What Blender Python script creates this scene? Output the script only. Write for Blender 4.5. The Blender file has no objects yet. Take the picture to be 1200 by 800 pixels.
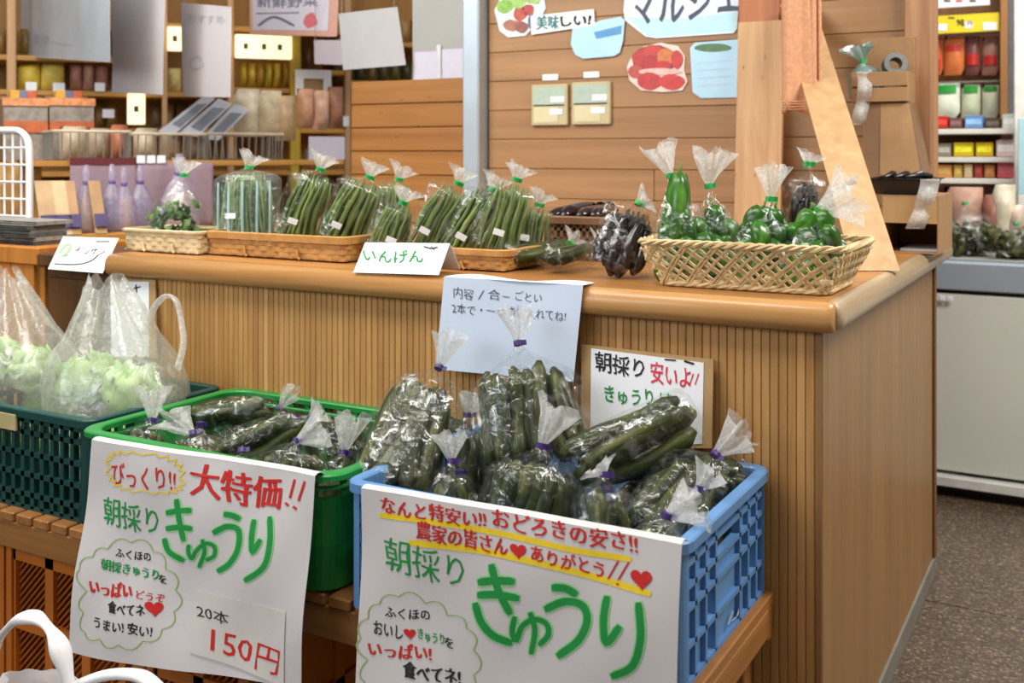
import bpy, math, random
from mathutils import Vector, Matrix

# ------------------------------------------------------------------ camera, world, lights, exposure
SC = bpy.context.scene
COL = SC.collection
R = math.radians
F, HY, CX = 1240.0, 180.0, 600.0              # focal length and horizon in pixels of the 1200x800 frame
YAW = R(29.45)
CAM = Vector((0.5037, -2.116, 1.35))
FW = Vector((-math.sin(YAW), math.cos(YAW), 0)); RT = Vector((math.cos(YAW), math.sin(YAW), 0))

cd = bpy.data.cameras.new('camera'); cam = bpy.data.objects.new('camera', cd); COL.objects.link(cam)
cam.location = CAM; cam.rotation_euler = (R(90), 0, YAW)
cd.sensor_width = 36.0; cd.lens = 36.0 * F / 1200.0; cd.shift_y = -(400.0 - HY) / 1200.0
cd.clip_start = 0.02; cd.clip_end = 60
cd.dof.use_dof = True; cd.dof.focus_distance = 2.3; cd.dof.aperture_fstop = 4.0
SC.camera = cam

w = bpy.data.worlds.new('world'); SC.world = w; w.use_nodes = True
bg = w.node_tree.nodes['Background']; bg.inputs[0].default_value = (0.93, 0.96, 1.0, 1); bg.inputs[1].default_value = 0.34

def area(name, loc, target, sx, sy, power, col):
    l = bpy.data.lights.new(name, 'AREA'); l.shape = 'RECTANGLE'; l.size = sx; l.size_y = sy; l.energy = power; l.color = col
    o = bpy.data.objects.new(name, l); COL.objects.link(o); o.location = loc
    o.rotation_euler = (Vector(target) - Vector(loc)).to_track_quat('-Z', 'Y').to_euler()
    return o
area('shop_window_daylight', (-2.6, -4.4, 2.7), (-0.9, 0, 0.9), 4.2, 1.8, 120, (0.90, 0.95, 1.0))
area('ceiling_or_fill_lamp', (-0.9, -0.9, 2.9), (-0.9, -0.9, 0), 2.2, 0.6, 48, (1.0, 0.95, 0.87))
area('ceiling_or_fill_lamp', (-2.3, -0.4, 2.95), (-3.2, 1.2, 0.8), 2.0, 0.6, 58, (1.0, 0.93, 0.82))
area('ceiling_or_fill_lamp', (0.6, 3.2, 2.95), (0.3, 3.6, 0), 1.4, 0.4, 60, (1.0, 0.96, 0.9))  # fill lamp added only to brighten the snack shelves
area('ceiling_or_fill_lamp', (1.5, 0.7, 2.95), (1.2, 1.3, 0), 1.6, 0.6, 85, (1.0, 0.96, 0.9))
SC.view_settings.view_transform = 'Standard'; SC.view_settings.look = 'None'
SC.view_settings.exposure = 0.05; SC.view_settings.gamma = 1.0; SC.view_settings.use_curve_mapping = False
SC.cycles.transparent_max_bounces = 32
SC.cycles.max_bounces = 8

random.seed(7)
rnd = random.uniform
def ray(px, py):
    return FW + RT * ((px - CX) / F) + Vector((0, 0, -(py - HY) / F))
def P(px, py, ax, val):                       # photo pixel -> point on the plane ax = val
    d = ray(px, py); i = 'xyz'.index(ax)
    return CAM + d * ((val - CAM[i]) / d[i])
def RY(px0, py0, px1, py1, Y):                # pixel box -> x0, x1, z0, z1 on the plane y = Y
    pm = (px0 + px1) / 2
    return P(px0, py0, 'y', Y).x, P(px1, py0, 'y', Y).x, P(pm, py1, 'y', Y).z, P(pm, py0, 'y', Y).z

# ------------------------------------------------------------------ materials
def lin(h):
    if isinstance(h, str): h = [int(h[i:i+2], 16) / 255 for i in (0, 2, 4)]
    return tuple((c / 12.92 if c <= 0.04045 else ((c + 0.055) / 1.055) ** 2.4) for c in h)
MATS = {}
def nodes(m):
    m.use_nodes = True; nt = m.node_tree
    return nt, nt.nodes, nt.links, nt.nodes['Principled BSDF']
def ramp(N, stops):
    r = N.new('ShaderNodeValToRGB'); e = r.color_ramp.elements
    e[0].position = stops[0][0]; e[0].color = (*stops[0][1], 1); e[1].position = stops[-1][0]; e[1].color = (*stops[-1][1], 1)
    for p, c in stops[1:-1]:
        x = e.new(p); x.color = (*c, 1)
    return r
def plain(name, c, rough=0.6, var=0.12, scale=14, bump=0.05, spec=0.5, metal=0.0, coat=0.0):
    """one colour with a slight procedural mottling and fine relief"""
    if name in MATS: return MATS[name]
    m = bpy.data.materials.new(name); nt, N, L, b = nodes(m); c = lin(c)
    tc = N.new('ShaderNodeTexCoord'); nz = N.new('ShaderNodeTexNoise'); nz.inputs['Scale'].default_value = scale; nz.inputs['Detail'].default_value = 5
    L.new(tc.outputs['Object'], nz.inputs['Vector'])
    r = ramp(N, [(0.3, tuple(x * (1 - var) for x in c)), (0.7, tuple(min(1, x * (1 + var)) for x in c))])
    L.new(nz.outputs['Fac'], r.inputs[0]); L.new(r.outputs[0], b.inputs['Base Color'])
    b.inputs['Roughness'].default_value = rough; b.inputs['Specular IOR Level'].default_value = spec; b.inputs['Metallic'].default_value = metal
    b.inputs['Coat Weight'].default_value = coat
    if bump:
        n2 = N.new('ShaderNodeTexNoise'); n2.inputs['Scale'].default_value = scale * 9; L.new(tc.outputs['Object'], n2.inputs['Vector'])
        bp = N.new('ShaderNodeBump'); bp.inputs['Strength'].default_value = bump; bp.inputs['Distance'].default_value = 0.004
        L.new(n2.outputs['Fac'], bp.inputs['Height']); L.new(bp.outputs[0], b.inputs['Normal'])
    MATS[name] = m; return m
def wood(name, c1, c2, axis='x', rough=0.5, fine=26, knots=False, vary=0.16):
    """grain stretched along one axis, shifted per object so that no two boards repeat"""
    if name in MATS: return MATS[name]
    m = bpy.data.materials.new(name); nt, N, L, b = nodes(m)
    tc = N.new('ShaderNodeTexCoord'); oi = N.new('ShaderNodeObjectInfo')
    mul = N.new('ShaderNodeMath'); mul.operation = 'MULTIPLY'; mul.inputs[1].default_value = 37.0; L.new(oi.outputs['Random'], mul.inputs[0])
    add = N.new('ShaderNodeVectorMath'); L.new(tc.outputs['Object'], add.inputs[0]); L.new(mul.outputs[0], add.inputs[1])
    mp = N.new('ShaderNodeMapping'); s = [fine] * 3; s['xyz'.index(axis)] = fine * 0.05; mp.inputs['Scale'].default_value = s
    L.new(add.outputs[0], mp.inputs['Vector'])
    nz = N.new('ShaderNodeTexNoise'); nz.inputs['Scale'].default_value = 1.0; nz.inputs['Detail'].default_value = 7; nz.inputs['Roughness'].default_value = 0.62; nz.inputs['Distortion'].default_value = 0.6
    L.new(mp.outputs[0], nz.inputs['Vector'])
    r = ramp(N, [(0.32, lin(c1)), (0.68, lin(c2))]); L.new(nz.outputs['Fac'], r.inputs[0])
    col = r.outputs[0]
    if knots:
        v = N.new('ShaderNodeTexVoronoi'); mk = N.new('ShaderNodeMapping'); ks = [5.5] * 3; ks['xyz'.index(axis)] = 2.2; mk.inputs['Scale'].default_value = ks
        L.new(add.outputs[0], mk.inputs['Vector']); L.new(mk.outputs[0], v.inputs['Vector'])
        kr = ramp(N, [(0.03, (0.28, 0.13, 0.08)), (0.12, (1, 1, 1))]); L.new(v.outputs['Distance'], kr.inputs[0])
        mx = N.new('ShaderNodeMixRGB'); mx.blend_type = 'MULTIPLY'; mx.inputs[0].default_value = 0.75; L.new(col, mx.inputs[1]); L.new(kr.outputs[0], mx.inputs[2]); col = mx.outputs[0]
    hsv = N.new('ShaderNodeHueSaturation'); mr = N.new('ShaderNodeMapRange'); mr.inputs['To Min'].default_value = 1 - vary; mr.inputs['To Max'].default_value = 1 + vary
    L.new(oi.outputs['Random'], mr.inputs['Value']); L.new(mr.outputs[0], hsv.inputs['Value']); L.new(col, hsv.inputs['Color']); L.new(hsv.outputs[0], b.inputs['Base Color'])
    b.inputs['Roughness'].default_value = rough
    bp = N.new('ShaderNodeBump'); bp.inputs['Strength'].default_value = 0.15; bp.inputs['Distance'].default_value = 0.003; L.new(nz.outputs['Fac'], bp.inputs['Height']); L.new(bp.outputs[0], b.inputs['Normal'])
    MATS[name] = m; return m
def film(name, clear=0.72, white='f4f4f0', gloss_rough=0.14, gloss=0.4, scale=45, bump=0.5):
    """thin plastic: mostly lets light straight through, the rest is sheen and milky scatter; crinkled by bump"""
    if name in MATS: return MATS[name]
    m = bpy.data.materials.new(name); nt, N, L, b = nodes(m); N.remove(b)
    out = [n for n in N if n.type == 'OUTPUT_MATERIAL'][0]
    tr = N.new('ShaderNodeBsdfTransparent'); tr.inputs[0].default_value = (0.96, 0.97, 0.96, 1)
    gl = N.new('ShaderNodeBsdfGlossy'); gl.inputs['Roughness'].default_value = gloss_rough; gl.inputs[0].default_value = (0.95, 0.97, 1, 1)
    di = N.new('ShaderNodeBsdfDiffuse'); di.inputs[0].default_value = (*lin(white), 1)
    tl = N.new('ShaderNodeBsdfTranslucent'); tl.inputs[0].default_value = (*lin(white), 1)
    a1 = N.new('ShaderNodeMixShader'); a1.inputs[0].default_value = 0.5; L.new(di.outputs[0], a1.inputs[1]); L.new(tl.outputs[0], a1.inputs[2])
    a2 = N.new('ShaderNodeMixShader'); a2.inputs[0].default_value = gloss; L.new(a1.outputs[0], a2.inputs[1]); L.new(gl.outputs[0], a2.inputs[2])
    tc = N.new('ShaderNodeTexCoord'); nz = N.new('ShaderNodeTexNoise'); nz.inputs['Scale'].default_value = scale; nz.inputs['Detail'].default_value = 4; nz.inputs['Distortion'].default_value = 1.2
    L.new(tc.outputs['Object'], nz.inputs['Vector'])
    bp = N.new('ShaderNodeBump'); bp.inputs['Strength'].default_value = bump; bp.inputs['Distance'].default_value = 0.01; L.new(nz.outputs['Fac'], bp.inputs['Height'])
    L.new(bp.outputs[0], gl.inputs['Normal'])
    mr = N.new('ShaderNodeMapRange'); mr.inputs['From Min'].default_value = 0.50; mr.inputs['From Max'].default_value = 0.78  # noise turns patches cloudier, painting streaky crinkle highlights into the film
    mr.inputs['To Min'].default_value = min(0.985, clear + 0.06); mr.inputs['To Max'].default_value = max(0.1, clear - 0.30)
    L.new(nz.outputs['Fac'], mr.inputs['Value'])
    mx = N.new('ShaderNodeMixShader'); L.new(mr.outputs[0], mx.inputs[0]); L.new(a2.outputs[0], mx.inputs[1]); L.new(tr.outputs[0], mx.inputs[2])
    L.new(mx.outputs[0], out.inputs['Surface'])
    MATS[name] = m; return m
def glow(name, c, strength):
    if name in MATS: return MATS[name]
    m = bpy.data.materials.new(name); nt, N, L, b = nodes(m)
    b.inputs['Base Color'].default_value = (*lin(c), 1); b.inputs['Emission Color'].default_value = (*lin(c), 1); b.inputs['Emission Strength'].default_value = strength
    MATS[name] = m; return m
def veg(name, c1, c2, c3, rough=0.35, scale=9.0, stretch=0.25, spec=0.5):
    if name in MATS: return MATS[name]
    m = bpy.data.materials.new(name); nt, N, L, b = nodes(m)
    tc = N.new('ShaderNodeTexCoord'); oi = N.new('ShaderNodeObjectInfo')
    mul = N.new('ShaderNodeMath'); mul.operation = 'MULTIPLY'; mul.inputs[1].default_value = 51.0; L.new(oi.outputs['Random'], mul.inputs[0])
    add = N.new('ShaderNodeVectorMath'); L.new(tc.outputs['Object'], add.inputs[0]); L.new(mul.outputs[0], add.inputs[1])
    mp = N.new('ShaderNodeMapping'); mp.inputs['Scale'].default_value = (scale * 6, scale * 6, scale * 6 * stretch); L.new(add.outputs[0], mp.inputs[0])
    nz = N.new('ShaderNodeTexNoise'); nz.inputs['Scale'].default_value = 1; nz.inputs['Detail'].default_value = 5; L.new(mp.outputs[0], nz.inputs['Vector'])
    r = ramp(N, [(0.3, lin(c1)), (0.52, lin(c2)), (0.75, lin(c3))]); L.new(nz.outputs['Fac'], r.inputs[0])
    hsv = N.new('ShaderNodeHueSaturation'); mr = N.new('ShaderNodeMapRange'); mr.inputs['To Min'].default_value = 0.7; mr.inputs['To Max'].default_value = 1.3
    L.new(oi.outputs['Random'], mr.inputs['Value']); L.new(mr.outputs[0], hsv.inputs['Value']); L.new(r.outputs[0], hsv.inputs['Color']); L.new(hsv.outputs[0], b.inputs['Base Color'])
    b.inputs['Roughness'].default_value = rough; b.inputs['Specular IOR Level'].default_value = spec
    bp = N.new('ShaderNodeBump'); bp.inputs['Strength'].default_value = 0.25; bp.inputs['Distance'].default_value = 0.003; L.new(nz.outputs['Fac'], bp.inputs['Height']); L.new(bp.outputs[0], b.inputs['Normal'])
    MATS[name] = m; return m

# ------------------------------------------------------------------ mesh building
class MB:
    def __init__(s): s.v = []; s.f = []
    def add(s, vs, fs):
        o = len(s.v); s.v += [tuple(v) for v in vs]; s.f += [tuple(i + o for i in f) for f in fs]; return s
    def box(s, x0, x1, y0, y1, z0, z1):
        v = [(x, y, z) for z in (z0, z1) for y in (y0, y1) for x in (x0, x1)]
        return s.add(v, [(0, 2, 3, 1), (4, 5, 7, 6), (0, 1, 5, 4), (2, 6, 7, 3), (0, 4, 6, 2), (1, 3, 7, 5)])
    def cbox(s, c, d): return s.box(c[0]-d[0]/2, c[0]+d[0]/2, c[1]-d[1]/2, c[1]+d[1]/2, c[2]-d[2]/2, c[2]+d[2]/2)
    def obox(s, o, ax, ay, az):                    # oriented box: corner o and three edge vectors
        o, ax, ay, az = map(Vector, (o, ax, ay, az))
        v = [o + ax*i + ay*j + az*k for k in (0, 1) for j in (0, 1) for i in (0, 1)]
        return s.add(v, [(0, 2, 3, 1), (4, 5, 7, 6), (0, 1, 5, 4), (2, 6, 7, 3), (0, 4, 6, 2), (1, 3, 7, 5)])
    def rbox(s, x0, x1, y0, y1, z0, z1, b=0.004):  # box with bevelled vertical and horizontal edges (three rings)
        rings = [(b, z0), (0, z0 + b), (0, z1 - b), (b, z1)]; vs = []; fs = []
        for k, (i, z) in enumerate(rings):
            X0, X1, Y0, Y1 = x0 + i, x1 - i, y0 + i, y1 - i
            vs += [(X0 + b, Y0, z), (X1 - b, Y0, z), (X1, Y0 + b, z), (X1, Y1 - b, z), (X1 - b, Y1, z), (X0 + b, Y1, z), (X0, Y1 - b, z), (X0, Y0 + b, z)]
        for k in range(3):
            for i in range(8): j = (i + 1) % 8; fs.append((k*8+i, k*8+j, k*8+8+j, k*8+8+i))
        fs += [tuple(range(7, -1, -1)), tuple(range(24, 32))]
        return s.add(vs, fs)
    def tube(s, pts, r, n=8, cap=True, flat=1.0):
        pts = [Vector(p) for p in pts]; m = len(pts); rr = r if isinstance(r, (list, tuple)) else [r] * m
        t0 = (pts[1] - pts[0]).normalized(); up = Vector((0, 0, 1)) if abs(t0.z) < 0.9 else Vector((1, 0, 0))
        a = t0.cross(up).normalized(); vs = []; fs = []
        for i in range(m):
            t = (pts[min(i+1, m-1)] - pts[max(i-1, 0)])
            t = t.normalized() if t.length > 1e-9 else t0
            a = a - t * a.dot(t); a = a.normalized() if a.length > 1e-6 else t.orthogonal().normalized()
            b = t.cross(a)
            for k in range(n):
                q = 2 * math.pi * k / n; vs.append(pts[i] + a * (math.cos(q) * rr[i]) + b * (math.sin(q) * rr[i] * flat))
        for i in range(m - 1):
            for k in range(n):
                k2 = (k + 1) % n; fs.append((i*n+k, i*n+k2, i*n+n+k2, i*n+n+k))
        if cap: fs += [tuple(range(n-1, -1, -1)), tuple((m-1)*n + k for k in range(n))]
        return s.add(vs, fs)
    def loft(s, rings, cap0=True, cap1=True):
        n = len(rings[0]); vs = [p for r in rings for p in r]; fs = []
        for i in range(len(rings) - 1):
            for k in range(n):
                k2 = (k + 1) % n; fs.append((i*n+k, i*n+k2, i*n+n+k2, i*n+n+k))
        if cap0: fs.append(tuple(range(n-1, -1, -1)))
        if cap1: fs.append(tuple((len(rings)-1)*n + k for k in range(n)))
        return s.add(vs, fs)
    def grid(s, fn, nu, nv, closed=False):
        vs = [fn(i / nu, j / nv) for j in range(nv + 1) for i in range(nu + 1)]
        fs = [(j*(nu+1)+i, j*(nu+1)+i+1, (j+1)*(nu+1)+i+1, (j+1)*(nu+1)+i) for j in range(nv) for i in range(nu)]
        return s.add(vs, fs)
    def lathe(s, prof, n=16, c=(0, 0, 0), cap=True):
        return s.loft([[(c[0] + r*math.cos(2*math.pi*k/n), c[1] + r*math.sin(2*math.pi*k/n), c[2] + z) for k in range(n)] for r, z in prof], cap, cap)
    def mesh(s, name, mat, smooth=False):
        me = bpy.data.meshes.new(name); me.from_pydata(s.v, [], s.f)
        if smooth: me.polygons.foreach_set('use_smooth', [True] * len(me.polygons))
        if mat: me.materials.append(mat)
        me.update(); return me
    def build(s, name, mat, parent=None, smooth=False, solid=0.0, sub=0):
        o = bpy.data.objects.new(name, s.mesh(name, mat, smooth)); COL.objects.link(o)
        if parent: o.parent = parent
        if solid:
            md = o.modifiers.new('thickness', 'SOLIDIFY'); md.thickness = solid; md.offset = 0
        if sub:
            md = o.modifiers.new('smooth', 'SUBSURF'); md.levels = md.render_levels = sub
        return o
def tag(o, label, cat, group=None, kind=None):
    o['label'] = label; o['category'] = cat
    if group: o['group'] = group
    if kind: o['kind'] = kind
    return o
def thing(name, label, cat, loc=(0, 0, 0), rotz=0.0, group=None):
    o = bpy.data.objects.new(name, None); o.empty_display_size = 0.05; COL.objects.link(o)
    o.location = loc; o.rotation_euler = (0, 0, rotz)
    return tag(o, label, cat, group)
def struct(o): o['kind'] = 'structure'; return o
def inst(name, me, parent=None, loc=(0, 0, 0), rot=None, scale=None):
    o = bpy.data.objects.new(name, me); COL.objects.link(o)
    if parent: o.parent = parent
    o.location = loc
    if rot is not None: o.rotation_euler = rot
    if scale is not None: o.scale = scale
    return o
def rrect(cx, cy, lx, ly, r, z, n=4):
    out = []
    for qx, qy, a0 in ((1, 1, 0), (-1, 1, 90), (-1, -1, 180), (1, -1, 270)):
        for k in range(n + 1):
            a = R(a0 + 90 * k / n); out.append((cx + qx*(lx/2 - r) + r*math.cos(a), cy + qy*(ly/2 - r) + r*math.sin(a), z))
    return out
def spline(pts, per=6):                            # Catmull-Rom through pts
    if len(pts) < 3: return [tuple(p) for p in pts]
    q = [pts[0]] + list(pts) + [pts[-1]]; out = []
    for i in range(1, len(q) - 2):
        for k in range(per):
            t = k / per
            out.append(tuple(0.5 * ((2*b) + (c - a)*t + (2*a - 5*b + 4*c - d)*t*t + (3*b - a - 3*c + d)*t**3) for a, b, c, d in zip(q[i-1], q[i], q[i+1], q[i+2])))
    return out + [tuple(pts[-1])]

# ------------------------------------------------------------------ writing on flat paper
class Sheet:
    """a sheet of paper on a plane (point, normal) with a gentle wave; writing is laid out in photo pixels and dropped onto the plane"""
    def __init__(s, point, normal, wave=None):
        s.p = Vector(point); s.n = Vector(normal).normalized(); s.wave = wave
        if s.n.dot(CAM - s.p) < 0: s.n = -s.n
    def at(s, px, py, off=0.0):
        d = ray(px, py); t = (s.p - CAM).dot(s.n) / d.dot(s.n); q = CAM + d * t
        return q + s.n * (off + (s.wave(q) if s.wave else 0.0))
    def paper(s, name, mat, corners, parent, nu=26, nv=20, th=0.0012, off=0.0, smooth=True):
        tl, tr, br, bl = corners; mb = MB()
        def f(u, v):
            x = (tl[0]*(1-u) + tr[0]*u)*(1-v) + (bl[0]*(1-u) + br[0]*u)*v; y = (tl[1]*(1-u) + tr[1]*u)*(1-v) + (bl[1]*(1-u) + br[1]*u)*v
            return s.at(x, y, off)
        mb.grid(f, nu, nv)
        n = len(mb.v); back = [tuple(Vector(v) - s.n * th) for v in mb.v]; fr = list(mb.f)
        mb.v += back; mb.f += [tuple(i + n for i in reversed(q)) for q in fr]
        W = nu + 1
        rim = [i for i in range(W)] + [j*W + nu for j in range(1, nv + 1)] + [nv*W + i for i in range(nu - 1, -1, -1)] + [j*W for j in range(nv - 1, 0, -1)]
        k = len(rim); o = len(mb.v); mb.v += [mb.v[a] for a in rim] + [mb.v[a + n] for a in rim]      # the thin edge keeps its own corners
        mb.f += [(o + i, o + k + i, o + k + (i+1) % k, o + (i+1) % k) for i in range(k)]
        return mb.build(name, mat, parent, smooth=nu > 4)
    def stroke(s, mb, pts, wid, off=0.0012, per=5):
        pts = spline(pts, per); n = len(pts); L = []; Rr = []
        wd = wid if isinstance(wid, (list, tuple)) else (wid, wid)
        for i, p in enumerate(pts):
            a = pts[max(0, i-1)]; b = pts[min(n-1, i+1)]; dx, dy = b[0]-a[0], b[1]-a[1]; l = math.hypot(dx, dy) or 1; nx, ny = -dy/l, dx/l
            k = i / max(1, n-1); ww = (wd[0]*(1-k) + wd[1]*k)/2
            if i == 0: p = (p[0] - dx/l*ww*0.5, p[1] - dy/l*ww*0.5)
            if i == n-1: p = (p[0] + dx/l*ww*0.5, p[1] + dy/l*ww*0.5)
            e = 0.72 if i in (0, n-1) else 1.0
            L.append(s.at(p[0] + nx*ww*e, p[1] + ny*ww*e, off)); Rr.append(s.at(p[0] - nx*ww*e, p[1] - ny*ww*e, off))
        mb.add(L + Rr, [(i, i+1, n+i+1, n+i) for i in range(n-1)])
    def poly(s, mb, pts, off=0.0012):
        mb.add([s.at(x, y, off) for x, y in pts], [tuple(range(len(pts)))])
    def patch(s, mb, c, off=0.002, n=10):              # printed area that follows the wave of the sheet
        tl, tr, br, bl = c; mb.grid(lambda u, v: s.at((tl[0]*(1-u) + tr[0]*u)*(1-v) + (bl[0]*(1-u) + br[0]*u)*v, (tl[1]*(1-u) + tr[1]*u)*(1-v) + (bl[1]*(1-u) + br[1]*u)*v, off), n, n)
    def text(s, mb, body, p0, p1, h, bold=0.0, off=0.0012, skew=0.0):
        """glyph outlines fitted to the baseline p0 -> p1 and the height h, all in photo pixels"""
        vs, fs, bb = glyphs(body, bold)
        vs = [(x + 0.035*math.sin(2.3*y*3 + 1.9*x), y + 0.05*math.sin(2.1*x + 0.6) + 0.02*math.sin(6.1*x + 3*y)) for x, y in vs]      # a hand-written wobble
        x0, x1, y0, y1 = bb; ex = ((p1[0]-p0[0])/(x1-x0), (p1[1]-p0[1])/(x1-x0)); k = h/(y1-y0)
        mb.add([s.at(p0[0] + ex[0]*(x-x0) + skew*k*(y-y0), p0[1] + ex[1]*(x-x0) - k*(y-y0), off) for x, y in vs], fs)
    def bold(s, mb, body, p0, p1, h, px=0.7, off=0.0012):      # marker-thick lettering: the same glyphs laid twice, a little apart
        s.text(mb, body, (p0[0] - px, p0[1]), (p1[0] - px, p1[1]), h, 0.0, off); s.text(mb, body, (p0[0] + px, p0[1] + 0.3), (p1[0] + px, p1[1] + 0.3), h, 0.0, off + 0.0002); s.text(mb, body, p0, p1, h, 0.008, off + 0.0004)
    def heart(s, mb, cx, cy, r, off=0.0014, tilt=0.1):
        pts = []
        for k in range(20):
            t = 2*math.pi*k/20; x = 16*math.sin(t)**3; y = 13*math.cos(t) - 5*math.cos(2*t) - 2*math.cos(3*t) - math.cos(4*t)
            pts.append((cx + r*x/16 - tilt*r*y/16, cy - r*y/16 + tilt*r*x/16))
        s.poly(mb, pts, off)
    def cloud(s, mb, pts, wid, off=0.0012, bulge=0.28):
        n = len(pts)
        cx = sum(p[0] for p in pts)/n; cy = sum(p[1] for p in pts)/n
        for i in range(n):
            a, b = pts[i], pts[(i+1) % n]; mx, my = (a[0]+b[0])/2, (a[1]+b[1])/2
            l = math.hypot(b[0]-a[0], b[1]-a[1]); ox, oy = mx-cx, my-cy; o = math.hypot(ox, oy) or 1
            s.stroke(mb, [a, (a[0]*0.75+b[0]*0.25+ox/o*l*bulge*.8, a[1]*0.75+b[1]*0.25+oy/o*l*bulge*.8), (mx+ox/o*l*bulge*1.05, my+oy/o*l*bulge*1.05), (a[0]*0.25+b[0]*0.75+ox/o*l*bulge*.8, a[1]*0.25+b[1]*0.75+oy/o*l*bulge*.8), b], wid, off, 3)
_GL = {}
def glyphs(body, bold):
    key = (body, bold)
    if key in _GL: return _GL[key]
    c = bpy.data.curves.new('t', 'FONT'); c.body = body; c.size = 1.0; c.offset = bold; c.resolution_u = 2; c.dimensions = '2D'; c.fill_mode = 'FRONT'
    o = bpy.data.objects.new('t', c); COL.objects.link(o)
    me = o.to_mesh()
    vs = [(v.co.x, v.co.y) for v in me.vertices]; fs = [tuple(p.vertices) for p in me.polygons]
    o.to_mesh_clear(); bpy.data.objects.remove(o); bpy.data.curves.remove(c)
    xs = [v[0] for v in vs]; ys = [v[1] for v in vs]
    _GL[key] = (vs, fs, (min(xs), max(xs), min(ys), max(ys))); return _GL[key]
def ink(name, c):
    return plain(name, c, 0.7, 0.08, 60, 0)
INK_RED = ink('red_marker', 'c41a12'); INK_GREEN = ink('green_marker', '0f8a3c'); INK_PALE = ink('pale_green_marker', '8fd08a')
INK_BLACK = ink('black_marker', '1c1a1e'); INK_YELLOW = ink('yellow_marker', 'e8c81e'); INK_OLIVE = ink('olive_pencil', '93b060'); INK_PINK = ink('pink_marker', 'd8324a')
PAPER = plain('white_paper', 'cbc7c6', 0.75, 0.03, 6, 0.04)
CARD = plain('white_card', 'eceef2', 0.6, 0.02, 6, 0.02)
# ------------------------------------------------------------------ the setting
TERR = None
def terrazzo():
    m = bpy.data.materials.new('terrazzo'); nt, N, L, b = nodes(m)
    tc = N.new('ShaderNodeTexCoord'); v = N.new('ShaderNodeTexVoronoi'); v.inputs['Scale'].default_value = 140; L.new(tc.outputs['Object'], v.inputs['Vector'])
    r = ramp(N, [(0.0, lin('3c3228')), (0.55, lin('544637')), (0.85, lin('665544')), (1.0, lin('8a7862'))])
    sx = N.new('ShaderNodeSeparateColor'); L.new(v.outputs['Color'], sx.inputs[0]); L.new(sx.outputs[0], r.inputs[0]); L.new(r.outputs[0], b.inputs['Base Color'])
    b.inputs['Roughness'].default_value = 0.38
    return m
TERR = terrazzo()
fl = struct(MB().box(-9, 3.2, -5.0, 9, -0.06, -0.006).build('floor', plain('floor_grout', '2e2822', 0.8)))
tile = MB().rbox(0, 1.194, 0, 1.194, -0.02, 0.0, 0.002).mesh('floor_tile', TERR)
for i in range(-3, 3):
    for j in range(-5, 4):
        o = inst('floor_tile', tile, fl, (-0.30 + 1.2*i, 1.29 + 1.2*j, 0))
WALLW = wood('wall_plank_wood', '906a43', 'a98056', 'x', 0.45, 16, False, 0.05)
WALLW2 = wood('low_partition_wood', '8e5c2a', 'a8763c', 'x', 0.45, 18, True, 0.05)
TRIMW = wood('trim_wood', '8a6040', 'a87e58', 'z', 0.5, 26)
BACKD = plain('dark_backing', '6b4524', 0.8)
# plank wall behind the counter
wb = struct(MB().box(-1.66, -0.01, 1.535, 1.60, 1.0608, 2.75).build('wall_back', BACKD))
k = 0
for i in range(15):
    z0 = 1.0615 + i * 0.115
    cuts = [-1.655, -0.02] if i % 3 != 1 else [-1.655, (-0.95 if i % 2 else -0.6), -0.02]
    for a, b_ in zip(cuts, cuts[1:]):
        MB().rbox(a + 0.0008, b_ - 0.0008, 1.518, 1.536, z0 + 0.0008, z0 + 0.1142, 0.002).build('plank', WALLW, wb)
# end post of the wall
struct(MB().rbox(-0.075, 0.012, 1.475, 1.62, 1.0608, 2.75, 0.006).build('trim_1', TRIMW))
# pale aluminium post
ALU = plain('aluminium', 'b4c2cc', 0.35, 0.05, 8, 0.02, metal=0.55)
struct(MB().rbox(-1.737, -1.662, 1.45, 1.56, 1.0608, 2.75, 0.006).build('trim_2', ALU))
# low partition left of the post
wp = struct(MB().box(-2.34, -1.74, 1.52, 1.56, 1.0608, 1.645).build('wall_partition', BACKD))
for i in range(6):
    z0 = 1.0615 + i * 0.0995
    MB().rbox(-2.335, -1.742, 1.505, 1.522, z0 + 0.0015, z0 + 0.098, 0.003).build('plank', WALLW2, wp)
# far walls of the hall
FARW = plain('far_wall_paint', 'd9cdb6', 0.8)
struct(MB().box(-9, 3.2, 8.9, 9.0, -0.05, 3.2).build('wall_far', FARW))
struct(MB().box(-9.1, 3.2, -5.1, -5.0, -0.05, 3.2).build('wall_front', plain('front_wall_paint', 'a08c74', 0.8)))
struct(MB().box(-9.1, -9.0, -5.0, 9.0, -0.05, 3.2).build('wall_left', FARW))
struct(MB().box(3.1, 3.2, -5.0, 9.0, -0.05, 3.2).build('wall_right', FARW))

# ------------------------------------------------------------------ counter
ct = thing('sales_counter', 'long wooden sales counter faced with narrow vertical battens under a rounded worktop', 'counter')
CTW = wood('worktop_wood', '9c6632', 'b8844c', 'x', 0.35, 22, False, 0.0)
BATW = wood('batten_wood', 'ab7840', 'c89a5e', 'z', 0.5, 30, False, 0.10)
ENDW = wood('end_panel_wood', '84603a', '9a7446', 'z', 0.42, 24, False, 0.0)
x0, x1 = -2.0, 0.0
MB().box(x0, x1 - 0.004, 0.010, 1.49, 0.05, 1.0).build('carcass', plain('batten_backing', '7a4e26', 0.8), ct)
MB().rbox(x1 - 0.004, x1 + 0.012, 0.0, 1.52, 0.055, 1.0, 0.003).build('end_panel', ENDW, ct)
MB().rbox(x1 - 0.010, x1 + 0.018, -0.002, 1.52, 0.0, 0.06, 0.002).build('plinth', plain('plinth_grey', '77746c', 0.5), ct)
bat = MB()
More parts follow.
